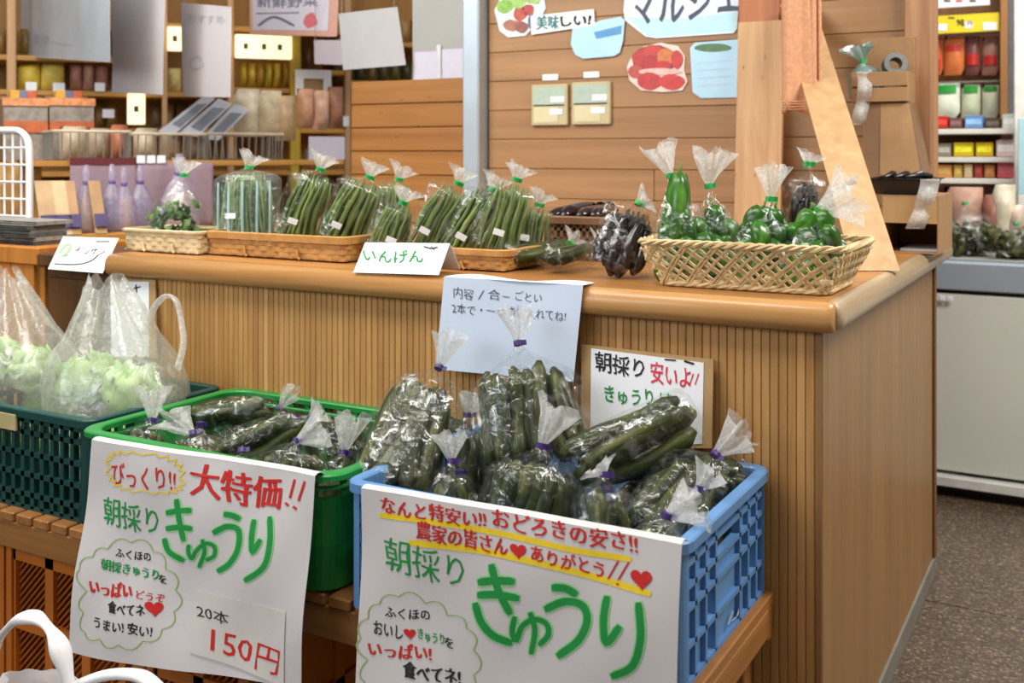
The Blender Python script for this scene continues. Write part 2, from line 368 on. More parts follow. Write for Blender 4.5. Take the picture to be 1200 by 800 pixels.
pr = [(-0.0086, 0.010), (-0.0086, 0.0022), (-0.0070, 0.0), (0.0070, 0.0), (0.0086, 0.0022), (0.0086, 0.010)]
bat.loft([[(x, y, z) for x, y in pr] for z in (0.02, 1.0)])
bat = bat.mesh('batten', BATW)
n = 112; pit = (x1 - 0.004 - x0) / n
for i in range(n): inst('batten', bat, ct, (x0 + pit * (i + 0.5), 0, 0))
# worktop with a rounded nosing on the front and end
ZT, ZB = 1.06, 0.998
MB().box(x0 - 0.02, 0.020, -0.006, 1.69, ZB + 0.002, ZT).build('worktop', CTW, ct)
nose = [(0.0, 0.0), (-0.016, 0.002), (-0.026, 0.010), (-0.030, 0.022), (-0.0295, 0.036), (-0.0255, 0.048), (-0.017, 0.057), (-0.008, 0.061), (0.0, 0.062)]
nr = [[(xx, -0.0065 + y*k, ZB + 0.031 + (z - 0.031)*(0.7 + 0.3*k)) for y, z in nose] for xx, k in ((x0 - 0.02, 1.0), (0.026, 1.0), (0.034, 0.85), (0.038, 0.5))]
MB().loft(nr).build('front_nosing', wood('nosing_wood', 'a87440', 'c8985e', 'x', 0.28, 22, False, 0.0), ct, smooth=True)
er = [[(0.0205 - y*k, yy, ZB + 0.031 + (z - 0.031)*(0.7 + 0.3*k)) for y, z in nose] for yy, k in ((-0.001, 0.6), (0.006, 0.95), (0.02, 1.0), (1.67, 1.0), (1.69, 0.6))]
MB().loft(er).build('end_nosing', wood('pale_nosing_wood', 'a08868', 'b8a080', 'y', 0.28, 22, False, 0.0), ct, smooth=True)
MB().rbox(0.0125, 0.020, 1.485, 1.52, 0.06, 0.997, 0.002).build('corner_strip', wood('dark_strip_wood', '5c3c20', '74502c', 'z', 0.5, 22, False, 0.0), ct)
DKC = wood('dark_cabinet_wood', '4e3116', '6a4420', 'z', 0.5, 22, False, 0.05)
ec = thing('end_cabinet', 'dark brown cabinet at the left end of the counter under the tilted card', 'cabinet')
MB().rbox(-2.362, -2.026, 0.03, 1.45, 0.0, 1.005, 0.004).build('body', DKC, ec); MB().rbox(-2.366, -2.024, -0.005, 1.46, 1.006, 1.0445, 0.004).build('top', DKC, ec)
MB().rbox(-2.34, -2.05, 0.022, 0.0295, 0.10, 0.97, 0.003).build('door', DKC, ec)

# ------------------------------------------------------------------ slatted bench in front of the counter
BENW = wood('bench_wood', '885828', 'a8743c', 'y', 0.55, 26)
BENWX = wood('bench_rail_wood', '885828', 'a8743c', 'x', 0.55, 26)
be = thing('slatted_bench', 'low slatted wooden bench carrying the crates along the counter front', 'bench')
sl = MB().rbox(-0.027, 0.027, -0.470, -0.012, 0.452, 0.475, 0.003).mesh('slat', BENW)
for i in range(43): inst('slat', sl, be, (-0.108 - 0.0645 * i, 0, 0))
MB().rbox(-2.88, -0.082, -0.466, -0.440, 0.385, 0.4518, 0.003).build('front_rail', BENWX, be)
MB().rbox(-2.88, -0.082, -0.045, -0.020, 0.385, 0.4518, 0.003).build('back_rail', BENWX, be)
MB().rbox(-0.1045, -0.0815, -0.4395, -0.0455, 0.395, 0.4518, 0.003).build('end_rail', BENW, be)
for lx in (-0.14, -1.425, -2.80):
    for ly in (-0.435, -0.09):
        MB().rbox(lx - 0.022, lx + 0.022, ly - 0.0, ly + 0.044, 0.0, 0.452, 0.003).build('leg', BENW, be)

# ------------------------------------------------------------------ crates
def cell_panel(mb, o, ex, ez, ny, W, H, xs, zs, solid, rib, dep, thin=0.006):
    """lattice wall: ribs on the lines xs and zs (fractions), thin recessed plates in the cells named in solid"""
    o, ex, ez, ny = map(Vector, (o, ex, ez, ny))
    for f in xs: mb.obox(o + ex*(f*W - rib/2), ex*rib, ny*dep, ez*H)
    for f in zs: mb.obox(o + ez*(f*H - rib/2), ex*W, ny*dep*0.96, ez*rib)
    for i in range(len(xs) - 1):
        for j in range(len(zs) - 1):
            if solid == 'all' or (i, j) in solid:
                mb.obox(o + ex*(xs[i]*W) + ez*(zs[j]*H) + ny*(dep*0.55), ex*((xs[i+1]-xs[i])*W), ny*thin, ez*((zs[j+1]-zs[j])*H))
def lattice_crate(name, label, x0, x1, y0, y1, z0, z1, mat, xsF, zsF, solidF, xsE, zsE, solidE, rim=0.018, rib=0.009, group=None, rr=0.03):
    t = thing(name, label, 'crate', (x0, y0, z0), 0, group)
    W, D, H = x1 - x0, y1 - y0, z1 - z0; dep = 0.016
    m = MB(); m.box(0.012, W - 0.012, 0.012, D - 0.012, 0.0, 0.008); m.build('base', mat, t)
    for ly in (0, 1):
        m = MB(); o = (0.028, 0.004, 0.004) if ly == 0 else (W - 0.028, D - 0.004, 0.004)
        s = 1 if ly == 0 else -1
        cell_panel(m, o, (s, 0, 0), (0, 0, 1), (0, s, 0), W - 0.056, H - 0.012, xsF, zsF, solidF, rib, dep)
        m.build('side_wall', mat, t)
    for lx in (0, 1):
        m = MB(); o = (W - 0.004, 0.028, 0.004) if lx else (0.004, D - 0.028, 0.004); s = 1 if lx else -1
        cell_panel(m, o, (0, s, 0), (0, 0, 1), (-s, 0, 0), D - 0.056, H - 0.012, xsE, zsE, solidE, rib, dep)
        m.build('end_wall', mat, t)
    for qx in (0, 1):
        for qy in (0, 1):
            cx, cy = (0.030 if not qx else W - 0.030), (0.030 if not qy else D - 0.030)
            sx, sy = (-1 if not qx else 1), (-1 if not qy else 1); m = MB()
            outer = [(cx + sx*0.028*math.cos(R(a)), cy + sy*0.028*math.sin(R(a))) for a in range(0, 91, 15)]
            inner = [(cx + sx*0.021*math.cos(R(a)), cy + sy*0.021*math.sin(R(a))) for a in range(90, -1, -15)]
            m.loft([[(x, y, z) for x, y in outer + inner] for z in (0.004, H - 0.006)]); m.build('corner_post', mat, t)
    m = MB(); rings = []
    for ins, z in [(0.004, H - 0.022), (-0.006, H - 0.020), (-0.006, H - 0.003), (-0.003, H), (0.016, H), (0.019, H - 0.003), (0.019, H - 0.022)]:
        rings.append(rrect(W/2, D/2, W - 2*ins, D - 2*ins, max(0.012, rr - ins), z, 4))
    m.loft(rings, False, False)
    n_ = len(rings[0]); b0 = 0; b1 = (len(rings) - 1) * n_
    m.f += [(b1 + k_, b1 + (k_+1) % n_, b0 + (k_+1) % n_, b0 + k_) for k_ in range(n_)]
    m.build('rim', mat, t)
    return t
BLUE = plain('blue_plastic', '5c8abd', 0.38, 0.06, 10, 0.03)
DKG = plain('dark_green_plastic', '10423e', 0.42, 0.08, 10, 0.03)
GRN = plain('bright_green_plastic', '188538', 0.38, 0.06, 10, 0.03)
fr = lambda n_: [i / n_ for i in range(n_ + 1)]
xsE = [0, 0.1, 0.22, 0.34, 0.66, 0.78, 0.9, 1]; zsE = [0, 0.26, 0.52, 0.68, 0.84, 1]
opE = {(3, 3), (2, 0), (2, 1), (4, 1), (4, 2), (5, 1), (5, 2)}
solE = {(i, j) for i in range(7) for j in range(5)} - opE
blue = lattice_crate('blue_crate', 'blue ribbed plastic crate full of bagged cucumbers at the right end of the bench', -0.775, -0.092, -0.500, -0.012, 0.4755, 0.722, BLUE,
    fr(10), zsE, 'all', xsE, zsE, solE)
m = MB()
lab = Sheet((-0.0985, 0, 0), (1, 0, 0))
for a, b_ in (((853, 731), (858, 716)), ((857, 727), (863, 722)), ((863, 722), (866, 712))): lab.stroke(m, [a, b_], 2.2)
o = m.build('stamped_mark', plain('pale_blue_print', 'b8c8d8', 0.5), None); o.parent = blue; o.matrix_parent_inverse = Matrix.Translation(-Vector(blue.location))
dkg = lattice_crate('dark_green_crate', 'dark green lattice plastic crate holding the bagged lettuce', -2.262, -1.585, -0.440, -0.012, 0.4755, 0.722, DKG,
    fr(17), [0, 0.14, 0.35, 0.57, 0.79, 0.92, 1], {(i, 0) for i in range(0, 17, 2)} | {(i, 5) for i in range(17)}, fr(11), [0, 0.14, 0.35, 0.57, 0.79, 0.92, 1], {(i, 5) for i in range(11)}, rib=0.0125)
tg = MB(); tg.rbox(P(-8, 490, 'y', -0.45).x, P(17, 490, 'y', -0.45).x, -0.4475, -0.441, P(5, 503, 'y', -0.45).z, P(5, 484, 'y', -0.45).z, 0.001)
o = tg.build('label_plate', plain('old_label', 'b8a878', 0.6), None); o.parent = dkg; o.matrix_parent_inverse = Matrix.Translation(-Vector(dkg.location))
# bright green bin with smooth rounded walls
gx0, gx1, gy0, gy1, gz0, gz1 = -1.535, -0.812, -0.500, -0.012, 0.4755, 0.724
gt = thing('green_crate', 'bright green round-cornered plastic crate of cucumbers between the dark green and blue crates', 'crate', (gx0, gy0, gz0))
W, D, H = gx1 - gx0, gy1 - gy0, gz1 - gz0
m = MB(); m.loft([rrect(W/2, D/2, W - 2*i, D - 2*i, 0.05, z, 6) for i, z in [(0.03, 0.0), (0.024, 0.006), (0.012, 0.10), (0.008, H - 0.052)]], True, False)
m.loft([list(reversed(rrect(W/2, D/2, W - 2*i, D - 2*i, 0.05, z, 6))) for i, z in [(0.034, 0.008), (0.016, 0.10), (0.012, H - 0.052)]], True, False)
m.build('body', GRN, gt, smooth=False)
m = MB()
for side in range(4):
    L_ = (W if side % 2 == 0 else D) - 0.10; n_ = 12 if side % 2 == 0 else 8
    for i in range(n_ + 1):
        f = 0.05 + L_ * i / n_
        if side == 0: m.box(f - 0.007, f + 0.007, 0.006, 0.013, H - 0.054, H - 0.010)
        if side == 2: m.box(f - 0.007, f + 0.007, D - 0.013, D - 0.006, H - 0.054, H - 0.010)
        if side == 1: m.box(W - 0.013, W - 0.006, f - 0.007, f + 0.007, H - 0.054, H - 0.010)
        if side == 3: m.box(0.006, 0.013, f - 0.007, f + 0.007, H - 0.054, H - 0.010)
m.build('slot_bars', GRN, gt)['kind'] = 'stuff'
for nm, zt, zb, out in (('rim', H, H - 0.014, -0.012), ('band', H - 0.026, H - 0.034, -0.002)):
    m = MB(); rings = [rrect(W/2, D/2, W - 2*i, D - 2*i, 0.055, z, 6) for i, z in [(0.008, zb), (out, zb + 0.001), (out, zt - 0.003), (out + 0.003, zt), (0.012, zt), (0.015, zt - 0.003), (0.015, zb)]]
    m.loft(rings, False, False); n_ = len(rings[0]); b1 = 6 * n_
    m.f += [(b1 + k_, b1 + (k_+1) % n_, (k_+1) % n_, k_) for k_ in range(n_)]
    m.build(nm, GRN, gt)
# orange crates under the bench
ORG = plain('orange_crate_plastic', 'b4641c', 0.45, 0.1, 12, 0.05)
def orange_crate(label, x0, x1, y0, y1, z1, grp):
    t = thing('orange_crate', label, 'crate', (x0, y0, 0.0), 0, grp)
    W, D, H = x1 - x0, y1 - y0, z1
    MB().box(0.01, W - 0.01, 0.012, D - 0.01, 0.0, 0.01).build('base', ORG, t)
    for s in range(2):
        m = MB(); o, d = ((0, 0, 0.0), 1) if s == 0 else ((W, D, 0.0), -1)
        cell_panel(m, o, (d, 0, 0), (0, 0, 1), (0, d, 0), W, H, [0.03, 0.36, 0.67, 0.97], [0.03, 0.5, 0.955], (), 0.03, 0.02)
        m.build('frame', ORG, t)
        m = MB(); k = 0
        for a in range(-int(H/0.018), int(W/0.018)):                       # diagonal mesh bars
            xa, xb = a * 0.018, a * 0.018 + H; za, zb = 0.0, H
            if xa < 0: za = -xa; xa = 0
            if xb > W: zb -= xb - W; xb = W
            if xb - xa < 0.01: continue
            y = 0.012 if s == 0 else D - 0.012
            m.tube([(xa, y, za), (xb, y, zb)], 0.0028, 4)
        o = m.build('mesh_bars', ORG, t); o['kind'] = 'stuff'
    for s in range(2):
        m = MB(); o, d = ((W, 0.0, 0.0), 1) if s == 0 else ((0, D, 0.0), -1)
        cell_panel(m, o, (0, d, 0), (0, 0, 1), (-d, 0, 0), D, H, [0.03, 0.5, 0.97], [0.03, 0.5, 0.955], 'all', 0.03, 0.02); m.build('end_wall', ORG, t)
    return t
oxs = [-2.335, -1.895, -1.395]
for i, lb in enumerate(('orange mesh-sided crate under the bench at the left edge', 'orange mesh-sided crate under the bench behind the white bag handle', 'orange mesh-sided crate under the bench behind the bottom of the price poster')):
    orange_crate(lb, oxs[i], oxs[i] + 0.43, -0.43, -0.13, 0.372, 'orange crates under the bench')
# ------------------------------------------------------------------ produce
CUKE = veg('cucumber_skin', '1a2008', '31380e', '62632a', 0.42, 9, 0.12, 0.3)
BEAN = veg('bean_skin', '4a5e2c', '687c3c', '8f9c5a', 0.5, 8, 0.1)
PEPP = veg('pepper_skin', '1a460b', '2f6612', '5a9032', 0.25, 6, 0.6)
EGGP = veg('eggplant_skin', '160c0e', '261716', '3c2a26', 0.16, 5, 0.2)
LEAF = veg('lettuce_leaf', '86ae58', 'aacb82', 'd6e4b6', 0.5, 3, 0.7)
HERB = veg('herb_leaf', '2a4e1c', '446b2a', '6c8c46', 0.5, 8, 0.7)
OLIV = veg('dark_leaf', '2c3010', '454a1c', '6c6a30', 0.5, 8, 0.7)
FILM = film('clear_film', 0.905, 'd0d0c0', 0.07, 0.72, 34, 0.6)
FILMT = film('crinkled_film', 0.58, 'f4f4f2', 0.22, 0.18, 70, 0.7)
FILMB = film('striped_film', 0.82, 'cfe6e8', 0.12, 0.45)
FILMD = film('smoky_film', 0.92, 'a8a098', 0.08, 0.75)
MILK = film('milky_film', 0.64, 'f0f0ea', 0.25, 0.22, 22, 0.6)
TIE_P = plain('purple_tape', '3d2468', 0.4, 0.05, 10, 0); TIE_G = plain('green_tape', '18a04a', 0.4, 0.05, 10, 0)
STEM = plain('stem_green', '5a7a34', 0.6)
STICK = plain('white_sticker', 'eeeeee', 0.6, 0.02, 6, 0)

def cuke_mesh(seed, r=0.017):
    rg = random.Random(seed); b = rg.uniform(0.006, 0.022); m = MB(); pts = []; rr = []
    for i in range(11):
        t = i / 10; pts.append((b * math.sin(math.pi * t), 0.3*b*math.sin(5*t), t * 0.2))
        e = min(1, math.sin(math.pi * min(1, max(0, (t + 0.02) / 1.04))) * 3.0) ** 0.55
        rr.append(r * max(0.12, e) * (1 + 0.05 * math.sin(9 * t + seed)))
    m.tube(pts, rr, 9); return m.mesh('cucumber', CUKE, True)
CUKES = [cuke_mesh(i) for i in range(4)]
def bean_mesh(seed):
    rg = random.Random(seed); b = rg.uniform(-0.012, 0.012); m = MB()
    m.tube([(b * math.sin(math.pi*t/5), 0.4*b*math.sin(1.7*t), t * 0.034) for t in range(6)], [0.0018, 0.0054, 0.0060, 0.0062, 0.0054, 0.0016], 5, True, 0.8)
    return m.mesh('green_bean', BEAN, True)
BEANS = [bean_mesh(i) for i in range(5)]
def pepper_mesh(seed, L=0.075):
    rg = random.Random(seed); m = MB(); rings = []; ph = rg.uniform(0, 6)
    for i in range(9):
        t = i / 8; r = 0.030 * (max(0.02, math.sin(math.pi * (0.10 + 0.88*t))) ** 0.55) * (1.1 - 0.35*t)
        rings.append([(r*(1 + 0.13*math.cos(3*q + ph))*math.cos(q), r*(1 + 0.13*math.cos(3*q + ph))*math.sin(q), -0.008*math.exp(-((r/0.012)**2)) + L*t) for q in [2*math.pi*k/12 for k in range(12)]])
    m.loft(rings); return m.mesh('green_pepper', PEPP, True)
PEPS = [pepper_mesh(i, l) for i, l in ((0, 0.07), (1, 0.06), (2, 0.085), (3, 0.13))]
pstem = MB().tube([(0, 0, 0.004), (0.001, 0, -0.010), (0.005, 0.002, -0.020)], [0.007, 0.0035, 0.003], 6).mesh('stem', STEM, True)
def egg_mesh(seed):
    rg = random.Random(seed); b = rg.uniform(-0.012, 0.012)
    m = MB(); m.tube([(b*math.sin(3.1*t), 0.3*b*math.sin(2*t), 0.19*t) for t in [i/9 for i in range(10)]], [0.006, 0.017, 0.0225, 0.0235, 0.0225, 0.021, 0.019, 0.017, 0.0145, 0.009], 10)
    return m.mesh('eggplant', EGGP, True)
EGGS = [egg_mesh(i) for i in range(3)]
calyx = MB()
calyx.lathe([(0.003, 0.215), (0.0035, 0.200), (0.012, 0.190), (0.0165, 0.172)], 8, cap=False); calyx = calyx.mesh('calyx', plain('calyx_green', '2a2318', 0.6), True)
def leaf_mesh(seed, r=0.085, mat=LEAF, open_=1.0):
    rg = random.Random(seed); p1, p2 = rg.uniform(0, 6), rg.uniform(0, 6); m = MB()
    def f(u, v):
        th = (u - 0.5) * 2.0 * open_; ph = -0.5 + v * 1.75; e = abs(u - 0.5) * 2
        rr = r * (1 + 0.10*math.sin(9*u + p1)*v + 0.16*(e**2)*math.sin(15*v + p2) + 0.20*max(0, v - 0.72)*math.sin(20*u + p1) + 0.03*math.sin(30*u)*v)
        w_ = 0.4 + 0.6*math.sin(math.pi*min(1, v*0.8 + 0.15)); th *= w_
        return (rr*math.cos(ph)*math.sin(th), -rr*math.cos(ph)*math.cos(th), rr*math.sin(ph))
    m.grid(f, 12, 9); return m.mesh('leaf', mat, True)
LEAVES = [leaf_mesh(i) for i in range(4)]
HLEAF = [leaf_mesh(10 + i, 0.03, HERB, 0.6) for i in range(3)]; OLEAF = [leaf_mesh(20 + i, 0.04, OLIV, 0.7) for i in range(3)]
core = MB().lathe([(0.002, -0.07)] + [(0.072*math.cos(a), 0.072*math.sin(a)) for a in [R(-70 + 20*i) for i in range(8)]], 12).mesh('heart', LEAF, True)

# ------------------------------------------------------------------ tied plastic bags
def frame(base, neck):
    z = (neck - base).normalized(); x = (RT - z * RT.dot(z)).normalized(); y = z.cross(x)
    M = Matrix((x, y, z)).transposed().to_4x4(); M.translation = base; return M
def bag(name, label, base, neck, a, b, tail_to=None, kind='cuke', n=5, tie=TIE_P, fm=FILM, group=None, cat='bag', tail_r=0.026, tail_mat=None, sticker=False, stripes=False, fill=0.85, shoulder=0.78):
    base, neck = Vector(base), Vector(neck); H = (neck - base).length; rg = random.Random(len(label)*7 + int(abs(base.x)*1000))
    M = frame(base, neck); t = bpy.data.objects.new(name, None); COL.objects.link(t); t.empty_display_size = 0.04; t.matrix_world = M
    tag(t, label, cat, group)
    NT = 36; rn = 0.007; ph = [rg.uniform(0, 6.28) for _ in range(6)]
    rings = []
    S = [0, 0.015, 0.05, 0.1, 0.2, 0.32, 0.44, 0.55, 0.64, 0.72, 0.79, 0.85, 0.9, 0.94, 0.97, 1.0]
    for s in S:
        g = math.sqrt(max(0.0, 1 - (1 - min(1, s / 0.10)) ** 2)) * 0.97 + 0.03
        u = min(1, max(0, (s - shoulder) / (1 - shoulder))); u = u * u * (3 - 2 * u); wr = 0.03 + 0.16 * u * (1 - 0.5*u)
        ring = []
        for k in range(NT):
            q = 2*math.pi*k/NT
            wv = 1 + wr * (0.6*math.sin(7*q + ph[0] + 2*s) + 0.4*math.sin(11*q + ph[1]) + 0.35*math.sin(4*q + ph[2] + 7*s)) + 0.035*math.sin(3*q + ph[3] + 9*s)
            A = (a*g*(1-u) + rn*u) * wv; B = (b*g*(1-u) + rn*u) * wv
            ring.append((A*math.cos(q), B*math.sin(q), H*s))
        rings.append(ring)
    MB().loft(rings, True, False).build('film', fm, t, smooth=True)
    # tie
    tm = MB(); tm.lathe([(rn*0.9, H - 0.006), (rn*1.35, H - 0.0055), (rn*1.35, H + 0.0055), (rn*0.9, H + 0.006)], 12)
    tm.box(rn*0.5, rn*2.6, -0.001, 0.001, H - 0.0055, H + 0.0055)
    tm.build('tie', tie, t)
    # flared crinkled tail
    if tail_to is not None:
        d = M.inverted() @ Vector(tail_to) - Vector((0, 0, H)); L = d.length; d.normalize()
        ax = d.orthogonal().normalized(); ay = d.cross(ax); rings = []
        for i in range(8):
            s = i / 7; rr = rn + tail_r * (s ** 0.9); ring = []
            for k in range(32):
                q = 2*math.pi*k/32; wv = 1 + (0.15 + 0.35*s) * math.sin(5*q + ph[4] + 2*s) + 0.22*s*math.sin(9*q + ph[5])
                c = Vector((0, 0, H)) + d * (L*s*(1 + (0.14*math.sin(3*q + ph[0]) + 0.06*math.sin(8*q)) * s))
                ring.append(c + ax*(rr*wv*math.cos(q)) + ay*(rr*wv*0.6*math.sin(q)))
            rings.append(ring)
        MB().loft(rings, False, False).build('gathered_end', tail_mat or FILMT, t, smooth=True)
    if sticker:
        MB().box(-0.014, 0.014, -0.0008, 0.0008, -0.008, 0.008).build('price_sticker', STICK, t).location = (rg.uniform(-0.4, 0.2)*a, -b*1.08, H*0.38)
    if stripes:
        for k in range(5):
            q = -math.pi/2 + (k - 2)*0.42; m = MB()
            m.tube([(a*1.03*math.cos(q), b*1.03*math.sin(q), H*f) for f in (0.03, 0.3, 0.55, 0.8)], [0.010, 0.010, 0.010, 0.007], 6, True, 0.3); m.build('printed_stripe', plain('pale_blue_print2', 'bfe0e4', 0.3), t)
    # contents
    if kind in ('cuke', 'bean', 'egg'):
        r = {'cuke': 0.017, 'bean': 0.006, 'egg': 0.022}[kind]; ms = {'cuke': CUKES, 'bean': BEANS, 'egg': EGGS}[kind]; L0 = {'cuke': 0.2, 'bean': 0.17, 'egg': 0.215}[kind]
        nm = {'cuke': 'cucumber', 'bean': 'green_bean', 'egg': 'eggplant'}[kind]
        for i in range(n):
            if kind == 'bean': rad = math.sqrt((i + 0.5) / n) * 0.93; an = i * 2.39996
            elif n == 1: rad = 0; an = 0
            else:
                outer = max(3, int(n * 0.72)); rad = 0.95 if i < outer else 0.25; an = 2*math.pi*i/outer + 0.5 if i < outer else i * 2.3
            A, B = max(0.001, a - r*1.25), max(0.001, b - r*1.25); x, y = A*rad*math.cos(an), B*rad*math.sin(an)
            L = H * fill * rg.uniform(0.86, 1.0); top = 0.72 if kind != 'egg' else 0.85
            p0 = Vector((x*0.95, y*0.95, H*0.03 + (r if rad > 0.5 else 0))); p1 = Vector((x*top + rg.uniform(-.004, .004), y*top, H*0.03 + L))
            o = inst(nm, ms[i % len(ms)], t, p0)
            zq = (p1 - p0).normalized().to_track_quat('Z', 'Y'); o.rotation_mode = 'QUATERNION'
            from mathutils import Quaternion
            o.rotation_quaternion = zq @ Quaternion((0, 0, 1), an if kind != 'bean' else rg.uniform(0, 6))
            sc = (p1 - p0).length / L0; o.scale = (min(1.15, max(0.8, sc*0.6 + 0.4)),)*2 + (sc,)
            if kind == 'egg':
                c = inst('calyx', calyx, o)
    elif kind == 'pepper':
        k = 0
        for lay in range(4):
            hz = 0.030 + 0.034*lay; cnt = max(2, int(round(n * (0.3, 0.3, 0.25, 0.15)[lay])))
            for i in range(cnt):
                an = 2*math.pi*(i + 0.5*lay)/cnt + 0.3; f = (1.0, 0.95, 0.8, 0.3)[lay]
                o = inst('green_pepper', PEPS[(k) % 3], t, (max(0.004, a - 0.028)*f*math.cos(an), max(0.004, b - 0.03)*f*math.sin(an), hz + 0.03), (R(rg.uniform(150, 200)), R(rg.uniform(-35, 35)), an), (0.82,)*3)
                inst('stem', pstem, o); k += 1
    elif kind in ('herb', 'olive'):
        ms = HLEAF if kind == 'herb' else OLEAF
        for i in range(n):
            an = i * 2.4; f = math.sqrt((i + 0.5)/n) * 0.7
            inst('leaf', ms[i % 3], t, (a*f*math.cos(an), b*f*math.sin(an), H*rg.uniform(0.12, 0.55)), (rg.uniform(-1, 1), rg.uniform(-1, 1), rg.uniform(0, 6.28)), (rg.uniform(0.8, 1.3),)*3)
    return t
def PY(px, py, Y): return P(px, py, 'y', Y)
def onz(px, Y, z): return Vector((P(px, 300, 'y', Y).x, Y, z))

# blue crate of cucumbers
GB = 'tied cucumber bags in the blue crate'
bag('bag_of_cucumbers', 'clear bag of cucumbers leaning at the back left of the blue crate', PY(446, 590, -0.40), PY(514, 430, -0.16), 0.090, 0.060, PY(530, 392, -0.14), n=14, group=GB)
bag('bag_of_cucumbers', 'tallest bag of cucumbers, topmost in the blue crate, in front of the white paper', PY(628, 552, -0.22), PY(607, 402, -0.14), 0.128, 0.070, PY(607, 362, -0.13), n=19, group=GB, tail_r=0.030, shoulder=0.62, fill=0.8)
bag('bag_of_cucumbers', 'plump bag of upright cucumbers at the middle front of the blue crate', PY(598, 690, -0.40), PY(634, 522, -0.33), 0.092, 0.062, PY(656, 478, -0.30), n=15, group=GB, tail_r=0.034)
bag('bag_of_cucumbers', 'small dark bag of cucumbers with grey gathered end in the blue crate', PY(518, 660, -0.38), PY(529, 540, -0.31), 0.050, 0.042, PY(528, 508, -0.30), n=5, group=GB)
bag('bag_of_cucumbers', 'bag of long curved cucumbers lying in front of the handwritten card', PY(818, 480, -0.10), PY(655, 560, -0.27), 0.060, 0.050, PY(640, 572, -0.28), n=8, group=GB, fill=0.9, shoulder=0.85)
bag('bag_of_cucumbers', 'bag of cucumbers leaning to the right rear corner of the blue crate', PY(748, 640, -0.36), PY(838, 532, -0.15), 0.070, 0.055, PY(872, 505, -0.11), n=9, group=GB, shoulder=0.74)
bag('bag_of_cucumbers', 'small round bag of cucumbers at the front of the blue crate above the heart', PY(704, 690, -0.42), PY(708, 556, -0.36), 0.056, 0.044, PY(700, 545, -0.36), n=6, group=GB)
bag('bag_of_cucumbers', 'front right bag of cucumbers with a white gathered end in the blue crate', PY(752, 725, -0.45), PY(782, 604, -0.43), 0.050, 0.036, PY(818, 590, -0.40), n=5, group=GB, tail_r=0.027)
bag('bag_of_cucumbers', 'bag of cucumbers standing against the right end wall of the blue crate', PY(812, 680, -0.30), PY(818, 572, -0.27), 0.045, 0.045, PY(836, 552, -0.25), n=5, group=GB)
for x, y, w_ in ((-0.68, -0.12, 'at the left of its back row'), (-0.52, -0.11, 'second in its back row'), (-0.35, -0.11, 'third in its back row'), (-0.22, -0.11, 'at the right of its back row'), (-0.66, -0.30, 'at the left of its middle'), (-0.36, -0.25, 'in its middle')):
    bag('bag_of_cucumbers', 'bag of cucumbers low in the blue crate, ' + w_, (x, y, 0.487), (x + 0.01, y + 0.01, 0.70), 0.07, 0.055, None, n=6, group='lower bags in the blue crate')
bag('bag_of_cucumbers', 'bag of cucumbers lying along the back right of the blue crate behind the others', PY(880, 566, -0.085), PY(715, 545, -0.075), 0.058, 0.050, PY(700, 545, -0.075), n=8, group=GB, fill=0.92, shoulder=0.84)
bag('bag_of_cucumbers', 'bag of cucumbers lying along the back left of the blue crate behind the others', PY(445, 500, -0.085), PY(560, 512, -0.075), 0.058, 0.050, PY(575, 510, -0.075), n=8, group=GB, fill=0.92, shoulder=0.84)
bag('bag_of_cucumbers', 'narrow bag of cucumbers standing left of the tallest bag in the blue crate', PY(545, 620, -0.26), PY(548, 486, -0.20), 0.055, 0.048, PY(556, 466, -0.19), n=7, group=GB)
# green crate of cucumbers
GG = 'tied cucumber bags in the green crate'
bag('bag_of_cucumbers', 'bag of cucumbers with a purple tie at the left corner of the green crate', PY(157, 580, -0.43), PY(178, 492, -0.37), 0.060, 0.042, PY(180, 456, -0.35), n=6, group=GG)
bag('bag_of_cucumbers', 'bag of cucumbers with a shiny loop of film at the front of the green crate', PY(242, 590, -0.43), PY(226, 508, -0.36), 0.058, 0.045, PY(200, 490, -0.36), n=6, group=GG, tail_r=0.034)
bag('bag_of_cucumbers', 'long bag of dark cucumbers lying along the back of the green crate', PY(215, 492, -0.17), PY(328, 478, -0.11), 0.045, 0.045, PY(342, 458, -0.10), n=5, group=GG, fill=0.92, shoulder=0.82)
bag('bag_of_cucumbers', 'bag of cucumbers lying across the middle of the green crate', PY(250, 535, -0.30), PY(364, 490, -0.17), 0.045, 0.040, PY(378, 480, -0.15), n=5, group=GG, fill=0.9, shoulder=0.8)
bag('bag_of_cucumbers', 'round bag of cucumbers at the front right of the green crate above the red lettering', PY(312, 620, -0.43), PY(348, 516, -0.36), 0.066, 0.045, PY(378, 502, -0.33), n=7, group=GG, tail_r=0.032)
bag('bag_of_cucumbers', 'small bag with an upright white gathered end at the right of the green crate', PY(385, 625, -0.40), PY(403, 530, -0.34), 0.045, 0.040, PY(412, 488, -0.32), n=5, group=GG, tail_r=0.024)
bag('bag_of_cucumbers', 'bag of cucumbers lying at the back right of the green crate', PY(432, 520, -0.10), PY(345, 495, -0.13), 0.045, 0.042, None, n=6, group=GG, fill=0.9, shoulder=0.84)
bag('bag_of_cucumbers', 'bag of cucumbers in the middle front of the green crate between the gathered ends', PY(290, 600, -0.40), PY(283, 528, -0.34), 0.055, 0.048, None, n=6, group=GG)
for x, y, w_ in ((-1.42, -0.12, 'at the left of its back row'), (-1.25, -0.12, 'second in its back row'), (-1.08, -0.12, 'third in its back row'), (-0.92, -0.12, 'at the right of its back row'), (-1.40, -0.28, 'at the left of its middle'), (-1.10, -0.27, 'in its middle')):
    bag('bag_of_cucumbers', 'bag of cucumbers low in the green crate, ' + w_, (x, y, 0.489), (x, y + 0.01, 0.70), 0.078, 0.062, None, n=6, group='lower bags in the green crate')

